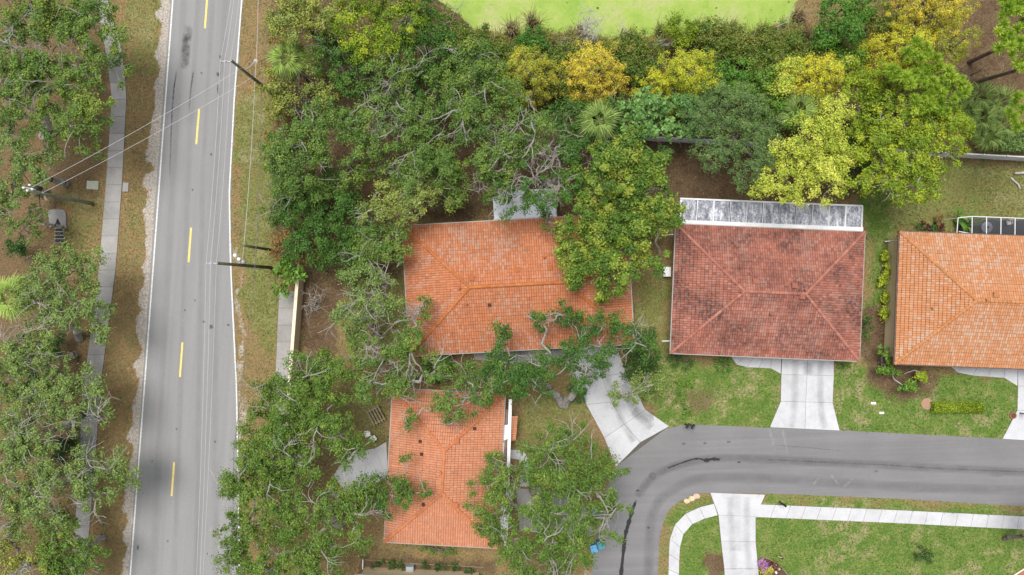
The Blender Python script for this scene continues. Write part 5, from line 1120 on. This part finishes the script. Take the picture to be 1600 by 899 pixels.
def blades(name, n, seed, box, keep, length, width, leaf, hue, tilt=.55):
    px, py, r = scatter(n, box, seed); k = keep(px, py, r) & ~on_hard(px, py); px, py = px[k], py[k]; m_ = len(px)
    h_ = hue(px, py, r); x, y = (px - 800) / PXM, (449.5 - py) / PXM
    a = r.uniform(0, 2 * math.pi, m_); L = length * r.uniform(.5, 1.4, m_); w = width * r.uniform(.7, 1.3, m_); e = r.uniform(.25, 1, m_) * tilt
    d = np.stack([np.cos(a), np.sin(a)], 1); b_ = np.stack([x, y, np.full(m_, -.01)], 1); s = np.stack([-d[:, 1] * w, d[:, 0] * w, np.zeros(m_)], 1)
    tip = b_ + np.stack([d[:, 0] * L, d[:, 1] * L, L * e], 1)
    o = np_mesh(name, np.stack([b_ - s, b_ + s, tip], 1).reshape(-1, 3), 3, LEAF[leaf], None, np.clip(r.normal(.5, .25, m_), 0, 1), np.clip(h_, 0, 1)); tag(o, kind='stuff'); return o
def g_keep(px, py, r):
    return (zone('litter', px, py, reps=2) < .55) & (zone('pond', px, py, reps=2) < .05) & (zone('sand', px, py, reps=2) < r.random(px.shape))
def g_hue(px, py, r):
    l = zone('lawn', px, py, reps=3); nb = noise2(px / 40, py / 40, 31) * .5 + noise2(px / 12, py / 12, 32) * .3
    return .85 - .80 * l + (nb - .4) * .9 * (.5 + .5 * l) + r.normal(0, .13, px.shape)
blades('grass', 190000, 41, (-40, -40, 1640, 940), g_keep, .20, .036, 'grass', g_hue)
def l_keep(px, py, r): return (zone('litter', px, py, reps=2) > r.random(px.shape) * .9)
px, py, r = scatter(60000, (-40, -40, 1640, 940), 51); k = (l_keep(px, py, r) | (r.random(px.shape) < .05)) & ~on_hard(px, py) & (zone('pond', px, py, reps=2) < .02)
px, py = px[k], py[k]; n = len(px); L = r.uniform(.08, .20, n)
c = np.stack([(px - 800) / PXM, (449.5 - py) / PXM, r.uniform(.01, .05, n)], 1)
o = np_mesh('leaf_litter', leaf_quads(c, np.tile([0, 0, 1.], (n, 1)), L, L * .6, up=1.2, outw=0, rnd=.35, rng=r), 4, LEAF['litter'], None, np.clip(r.normal(.5, .25, n), 0, 1), np.clip(r.normal(.45, .3, n), 0, 1)); tag(o, kind='stuff')
# low undergrowth of the wood
UG = [[(425, 0), (690, 0), (760, 60), (1230, 70), (1330, 110), (1345, 230), (1170, 235), (1020, 210), (900, 230), (700, 215), (560, 170), (430, 200)], [(440, 280), (560, 300), (620, 380), (600, 430), (480, 440)], [(-40, 560), (70, 560), (110, 700), (100, 940), (-40, 940)]]
px, py, r = scatter(190000, (-40, -10, 1640, 940), 61); k = np.zeros(px.shape, bool)
for poly in UG: k |= inpoly(px + r.normal(0, 12, px.shape), py + r.normal(0, 8, px.shape), poly)
k &= ~on_hard(px, py) & (zone('pond', px, py, reps=2) < .1); k &= (noise2(px / 26, py / 26, 71) * .6 + noise2(px / 9, py / 9, 72) * .4) > .40
px, py = px[k], py[k]; n = len(px); L = r.uniform(.14, .32, n)
hgt = noise2(px / 30, py / 30, 73) * 1.5 * r.random(n)
c = np.stack([(px - 800) / PXM, (449.5 - py) / PXM, .06 + hgt], 1)
o = np_mesh('undergrowth', leaf_quads(c, np.tile([0, 0, 1.], (n, 1)), L, L * .42, up=.7, outw=.2, rnd=.8, rng=r), 4, LEAF['shrub'], None, np.clip(r.normal(.45, .25, n), 0, 1), np.clip(noise2(px / 20, py / 20, 74) * .9 + r.normal(0, .15, n), 0, 1)); tag(o, kind='stuff')
# vine tangle at the right edge
px, py, r = scatter(3600, (1545, 205, 1660, 240), 66); n = len(px); L = r.uniform(.2, .5, n)
c = np.stack([(px - 800) / PXM, (449.5 - py) / PXM, r.uniform(.3, 1.6, n)], 1)
o = np_mesh('vine_tangle', leaf_quads(c, np.tile([0, 0, 1.], (n, 1)), L, L * .3, rng=r), 4, LEAF['willow'], None, np.clip(r.normal(.6, .25, n), 0, 1), np.clip(r.normal(.8, .2, n), 0, 1)); tag(o, kind='stuff')
# reeds: tall clumps by the pond
def reed(label, px, py, hgt, n, hue, spread=.5):
    r = np.random.default_rng(px * 3 + py); x, y, _ = P(px, py, 0); h_ = hgt * r.uniform(.5, 1.1, n); a = r.uniform(0, 6.28, n); sp = spread * h_ * r.uniform(.1, 1.2, n)
    b0 = np.stack([x + r.normal(0, .28, n), y + r.normal(0, .22, n), np.full(n, -.35)], 1); d = np.stack([np.cos(a), np.sin(a), a * 0], 1)
    mid = b0 + d * (sp * .35)[:, None] + np.stack([a * 0, a * 0, h_ * .65], 1); tip = b0 + d * sp[:, None] + np.stack([a * 0, a * 0, h_ * r.uniform(.6, 1, n)], 1)
    s = np.stack([-np.sin(a), np.cos(a), a * 0], 1) * .028
    q1 = np.stack([b0 - s, b0 + s, mid + s, mid - s], 1); q2 = np.stack([mid - s, mid + s, tip + s * .2, tip - s * .2], 1)
    t = np.clip(r.normal(.5, .25, n), 0, 1); hh_ = np.clip(hue + r.normal(0, .25, n), 0, 1)
    o = np_mesh('reed_clump', np.concatenate([q1, q2], 0).reshape(-1, 3), 4, LEAF['reed'], None, np.r_[t, t], np.r_[hh_, hh_]); return tag(o, label, 'reeds', 'reed clumps along the pond')
for i, (x, y, hg, n, hu_, lab) in enumerate(((800, 50, 2.6, 170, .85, 'tan reed clump right of the pond inlet'), (832, 42, 3.0, 170, .75, 'tallest tan reed clump leaning over the algae'), (780, 62, 2.0, 120, .9, 'short dry reed clump on the bank left of the tall ones'),
      (890, 62, 2.2, 190, .95, 'flattened dry reed clump beside the bleached dead bush'), (905, 52, 2.0, 120, .8, 'dry reed clump under the bleached dead bush'), (1030, 55, 2.3, 130, .2, 'green reed clump above the low yellow green cypress'), (1050, 42, 2.3, 130, .3, 'green reed clump left of the yellow olive bush'),
      (1085, 48, 2.2, 150, .3, 'green reed clump right of the yellow olive bush'), (1140, 50, 2.2, 150, .4, 'olive reed clump in the middle of the right bank'), (1185, 55, 2.2, 150, .45, 'olive reed clump toward the right end of the bank'), (1245, 30, 2.2, 150, .9, 'tan reed clump at the right end of the pond'), (1255, 55, 2.0, 120, .85, 'tan reed clump left of the lush dark green shrub'),
      (975, 60, 1.8, 110, .7, 'brown reed clump halfway between the dead bush and the green reeds'), (755, 55, 1.8, 110, .95, 'brown reed clump near the left end of the bank'), (722, 42, 1.8, 100, .9, 'brown reed clump at the left end of the pond'))):
    reed(lab, x, y, hg, n, hu_)

# ------------------------------------------------------------------ small things
def mailbox(label, px, py, rz, mat='black'):
    x, y, _ = P(px, py); h = root('mailbox', label, 'mailbox', (x, y, 0), 'mailboxes')
    MB().box((x, y, .55), (.10, .10, 1.1), rz).build('post', M['black'] if mat == 'black' else M['wood'], h)
    n = 9; R = Matrix.Rotation(rz, 3, 'Z'); v = []
    for e in (-.28, .28):
        for i in range(n):
            t = math.pi * i / (n - 1); p = R @ Vector((e, .11 * math.cos(t), 0)); v.append((x + p.x, y + p.y, 1.18 + .14 * math.sin(t)))
        for s in (-.11, .11):
            p = R @ Vector((e, s, 0)); v.append((x + p.x, y + p.y, 1.08))
    k = n + 2; ring = list(range(n)) + [n, n + 1]
    MB().add(v, [tuple(ring), tuple(i + k for i in ring[::-1])] + [(ring[i], ring[(i + 1) % k], ring[(i + 1) % k] + k, ring[i] + k) for i in range(k)]).build('box', M[mat], h)
    p = R @ Vector((.05, .14, 0)); MB().box((x + p.x, y + p.y, 1.27), (.14, .02, .14), rz).build('flag', M['black'], h)
    return h
mailbox('black mailbox on the lawn edge right of the splayed driveway, left of its neighbour', 1070, 662, 1.0)
mailbox('black mailbox on the lawn edge right of the splayed driveway, right of its neighbour', 1078, 663, 1.0)
mailbox('black mailbox on the grass strip by the bright sidewalk', 1217, 783, -.6)
mailbox('dark mailbox on the lawn beside the right edge driveway', 1592, 645, .1)
br = root('brick_planter', 'low round reddish planter at the foot of the right edge mailbox', 'planter', (*P(1581, 649)[:2], 0))
for i in range(12):
    a = i * math.pi / 6; x, y, _ = P(1581, 649); MB().box((x + .30 * math.cos(a), y + .30 * math.sin(a), .06), (.09, .15, .12), a).build('brick', m_plain('red_brick', (.30, .12, .09), .9, .2, 8) if i == 0 else bpy.data.materials['red_brick'], br)
MB().lathe((*P(1581, 649)[:2], 0), [(.26, 0), (.25, .09), (.01, .11)], 14).build('soil', M['mulch'], br)
def bin_(label, px, py, rz, col):
    x, y, _ = P(px, py); h = root('recycling_bin', label, 'bin', (x, y, 0), 'blue bins'); R = Matrix.Rotation(rz, 3, 'Z')
    w = lambda a, b_: (x + (R @ Vector((a, b_, 0))).x, y + (R @ Vector((a, b_, 0))).y)
    lo = [w(-.24, -.28), w(.24, -.28), w(.24, .28), w(-.24, .28)]; hi = [w(-.30, -.36), w(.30, -.36), w(.30, .36), w(-.30, .36)]
    MB().add([(*p, .05) for p in lo] + [(*p, .98) for p in hi], [(3, 2, 1, 0), (4, 5, 6, 7), (0, 1, 5, 4), (1, 2, 6, 5), (2, 3, 7, 6), (3, 0, 4, 7)]).build('body', col, h, bevel=.02)
    MB().box((*w(0, .02), 1.02), (.66, .80, .07), rz).build('lid', col, h, bevel=.025)
    MB().box((*w(0, .44), .96), (.5, .05, .05), rz).build('handle', M['black'], h)
    for s in (-.24, .24):
        p = w(s, .30); MB().tube([(p[0] - .03, p[1], .11), (p[0] + .03, p[1], .11)], .11, 12).build('wheel', M['black'], h)
bin_('blue wheeled bin alone under the oak by the street bend', 928.5, 796, .2, M['blue'])
bin_('pale blue wheeled bin at the street edge, left of the pair', 926, 852, .3, m_plain('light_blue_plastic', (.12, .38, .62), .4, .1))
bin_('teal blue wheeled bin at the street edge, right of the pair', 937, 846, .3, m_plain('teal_plastic', (.06, .30, .42), .4, .1))
def rock(label, px, py, r_, mat):
    import bmesh
    bm = bmesh.new(); bmesh.ops.create_icosphere(bm, subdivisions=2, radius=1); x, y, _ = P(px, py); rr = random.Random(px)
    for v in bm.verts: v.co *= 1 + rr.uniform(-.13, .13)
    for v in bm.verts: v.co = Vector((x + v.co.x * r_ * 1.15, y + v.co.y * r_ * .9, r_ * .25 + v.co.z * r_ * .55))
    me = bpy.data.meshes.new('boulder'); bm.to_mesh(me); bm.free(); me.materials.append(mat); o = bpy.data.objects.new('boulder', me); COL.objects.link(o); tag(o, label, 'boulder', 'boulders at the corner')
rock('leftmost buff boulder of the three on the corner grass', 1072.5, 782, .30, M['rock'])
rock('middle buff boulder of the three on the corner grass', 1080, 778.5, .32, M['rock'])
rock('pinkish boulder, rightmost of the three on the corner grass', 1087.5, 775, .32, M['pinkrock'])
for px, py, sx, lab in ((1363.5, 630, .52, 'upper white utility lid in the bright lawn'), (1376.5, 645, .48, 'lower white utility lid in the bright lawn')):
    o = MB().box((*P(px, py)[:2], .03), (sx, .22, .10)).build('utility_cover', M['white'], None, bevel=.02); tag(o, lab, 'utility lid', 'utility lids')
o = MB().box((*P(146.5, 290)[:2], .05), (1.22, .9, .16), -.06).build('utility_cover', m_concrete('mossy_concrete', (.50, .50, .44), (.24, .28, .12), .8), None, bevel=.04); tag(o, 'mossy pale utility cover left of the sidewalk', 'utility cover')
o = MB().box((*P(197.5, 293)[:2], .03), (.62, .95, .10), -.05).build('meter_box', M['old_concrete'], None, bevel=.06); tag(o, 'small rounded concrete meter box right of the sidewalk', 'meter box')
# storm drain
sd = root('storm_drain', 'concrete storm drain inlet with barred mouth in the left verge', 'storm drain', (*P(92, 352)[:2], 0))
sp = [P(x, y)[:2] for x, y in smooth_line([(77, 330), (84, 328), (98, 328), (104, 332), (105, 345), (104, 358), (100, 361)], 24)]
MB().prism(sp + [P(98, 352)[:2], P(92, 341)[:2], P(88, 352)[:2], P(80, 356)[:2]], -.1, .12).build('apron', M['old_concrete'], sd)
MB().prism([P(x, y)[:2] for x, y in ((92, 341.5), (97.5, 352), (102, 382), (87, 382), (88, 352))], -.3, -.02).build('pit', M['black'], sd)
for k, y in enumerate((352, 357, 362.5, 368, 373.5, 380)):
    a, b_ = P(86.5 - k * .1, y, .10), P(100 + k * .5, y, .10); MB().tube([a, b_], .035, 6).build('bar', M['metal'], sd)
# slatted bench beside the small house
bx, by, _ = P(589, 648); bn = root('slatted_bench', 'weathered slatted wooden bench beside the small salmon roofed house', 'bench', (bx, by, 0)); rz = math.radians(-62)
R = Matrix.Rotation(rz, 3, 'Z'); w = lambda a, b_, c_: tuple(Vector((bx, by, c_)) + R @ Vector((a, b_, 0)))
for i in range(5): MB().box(w(0, (i - 2) * .31, .45 + (.02 if i % 2 else 0)), (1.75, .17, .05), rz).build('slat', M['wood'], bn)
for s in (-.7, .7):
    MB().box(w(s, 0, .385), (.12, 1.45, .07), rz).build('cross_rail', M['wood'], bn)
    for t in (-.6, .6): MB().box(w(s, t, .175), (.1, .1, .35), rz).build('leg', M['wood'], bn)
# white lawn chairs
for i, (px, py, rz, lab) in enumerate(((577, 677, .3, 'white plastic lawn chair nearer the bench, on the grass'), (585, 684, -.9, 'white plastic lawn chair nearer the small salmon roof, on the grass'))):
    x, y, _ = P(px, py); h = root('lawn_chair', lab, 'chair', (x, y, 0), 'white lawn chairs'); R = Matrix.Rotation(rz, 3, 'Z'); w = lambda a, b_, c_: (x + (R @ Vector((a, b_, 0))).x, y + (R @ Vector((a, b_, 0))).y, c_)
    MB().box(w(0, 0, .42), (.50, .48, .04), rz).build('seat', M['white'], h, bevel=.015)
    MB().add([w(-.25, .22, .44), w(.25, .22, .44), w(.22, .40, .90), w(-.22, .40, .90), w(-.25, .26, .44), w(.25, .26, .44), w(.22, .44, .90), w(-.22, .44, .90)], [(0, 1, 2, 3), (7, 6, 5, 4), (0, 4, 5, 1), (1, 5, 6, 2), (2, 6, 7, 3), (3, 7, 4, 0)]).build('backrest', M['white'], h)
    for sx in (-.22, .22):
        MB().box(w(sx * 1.2, 0, .64), (.06, .5, .03), rz).build('armrest', M['white'], h)
        for sy in (-.2, .2): MB().box(w(sx, sy, .2), (.05, .05, .40), rz).build('leg', M['white'], h)
# air conditioner in the bed by the bottom wall
ax, ay, _ = P(642, 886.5); ac = root('air_conditioner', 'grey blue air conditioner unit in the bed by the bottom cream wall', 'air conditioner', (ax, ay, 0))
MB().box((ax, ay, .40), (.8, .75, .72)).build('casing', m_plain('grey_blue_paint', (.30, .36, .40), .5, .1), ac, bevel=.03)
MB().lathe((ax, ay, .765), [(.30, 0), (.30, .02), (.06, .03)], 18).build('fan_grille', M['metal'], ac)
o = MB().tube([P(567.5, 874, .5), P(567, 889, .5)], .06, 6).build('downpipe', M['white']); tag(o, 'short white pipe at the corner of the bottom cream walled house', 'pipe')
o = MB().tube([P(x, y, .06) for x, y in smooth_line([(566, 874), (600, 876), (640, 880), (700, 883), (755, 886)], 14)], .06, 6).build('bed_edging', M['wood']); tag(o, 'thin pale edging along the bed by the bottom cream wall', 'edging')
# flower bed at the bottom
fl = [P(x, y)[:2] for x, y in [(1185, 885), (1188, 873), (1197, 872), (1205, 877), (1215, 884), (1224, 892), (1232, 902), (1232, 930), (1188, 930)]]
fb = root('flower_bed', 'mulched flower bed with a curved edging beside the lower driveway', 'flower bed', (*P(1205, 890)[:2], 0))
MB().prism(fl, -.05, .03).build('mulch', M['mulch'], fb)
MB().tube([P(x, y, .08) for x, y in smooth_line([(1185, 884), (1188, 873), (1197, 871.5), (1206, 876), (1216, 883), (1225, 891), (1233, 902)], 24)], .06, 6).build('edging', M['wood'], fb)
small('flowering_plant', 'purple and white leafed plant in the flower bed', 'plant', [(1190, 880.5, 5), (1193, 885, 5.5)], .35, 'purple', size=.24, per=50, group='bed plants')
small('flowering_plant', 'yellow green leafed plant at the front of the flower bed', 'plant', [(1196, 895, 6), (1202, 891, 5), (1192, 900, 6)], .35, 'yellow', size=.26, per=50, group='bed plants')
small('flowering_plant', 'dark red leafed plant along the edging of the flower bed', 'plant', [(1207, 883, 4), (1213, 888, 3.5)], .25, 'red', size=.2, per=40, group='bed plants')
x, y, _ = P(1210, 893); gn = root('garden_ornament', 'red and white garden ornament standing in the flower bed', 'garden ornament', (x, y, 0))
MB().lathe((x, y, .03), [(.10, 0), (.15, .1), (.13, .3), (.09, .38)], 12).build('body', m_plain('red_glaze', (.45, .03, .06), .4, .1), gn)
MB().tube([(x, y, .40), (x - .06, y + .14, .52), (x - .12, y + .28, .56)], [.09, .12, .05], 8).build('head', M['white'], gn)
for k, (px, py) in enumerate(((1210.5, 882), (1216, 888.5))): rock(('upper', 'lower')[k] + ' small stone set along the flower bed edging', px, py, .16, M['pinkrock'])
x, y, _ = P(1217, 866); sg = root('yard_lantern', 'small dark lantern stake with a pale arm on the lawn by the flower bed', 'yard lantern', (x, y, 0))
MB().tube([(x, y, 0), (x, y, .8)], .03, 6).build('stake', M['black'], sg); MB().tube([(x, y, .8), (x - .2, y + .05, .85), (x - .42, y + .1, .8)], .035, 6).build('arm', M['rock'], sg)
MB().lathe((x + .05, y - .12, .45), [(.09, 0), (.12, .06), (.12, .26), (.05, .34)], 10).build('lamp', M['black'], sg)
# fallen logs and odds and ends
o = MB().tube([P(1584, 271.5, .15), P(1600, 270.5, .17), P(1640, 268, .2)], [.13, .15, .16], 9).build('fallen_log', M['bark_white'], smooth=True); tag(o, 'pale fallen log on the lawn below the white fence', 'log')
o = MB().tube([P(*p) for p in [(1578, 278, .05), (1583, 283, .08), (1590, 289, .12), (1592, 295, .06)]], .09, 7).build('broken_branch', M['bark_white']); tag(o, 'short broken branch lying below the fallen log', 'branch')
o = MB().tube([P(845 + i * 5, 245 - i * 6.5, 7.8 - abs(i - 2) * .3) for i in range(5)], [.16, .15, .13, .10, .06], 7).build('bare_branch', M['bark_white'], smooth=True); tag(o, 'thick bare white branch standing out of the wood above the orange roof', 'branch')
o = MB().tube([P(1392 - i * 3.3, 377 + .2 * i, .5) for i in range(4)], .055, 6).build('downpipe', M['white']); tag(o, 'white drain pipe crossing to the shrubs at the light orange roof', 'pipe')
o = MB().box((*P(1041, 425, .4)[:2], .4), (.75, 1.0, .8)).build('meter_cabinet', M['white'], None, bevel=.02); tag(o, 'white utility cabinet at the left wall of the dark red roofed house', 'cabinet')
for i, (px, py, lab) in enumerate(((1039, 367, 'upper white pipe stub left of the dark red roof'), (1034, 533, 'lower white pipe stub left of the dark red roof'))):
    o = MB().tube([P(px, py, 2.2), P(px + 14, py, 2.3)], .05, 6).build('pipe_stub', M['white']); tag(o, lab, 'pipe')
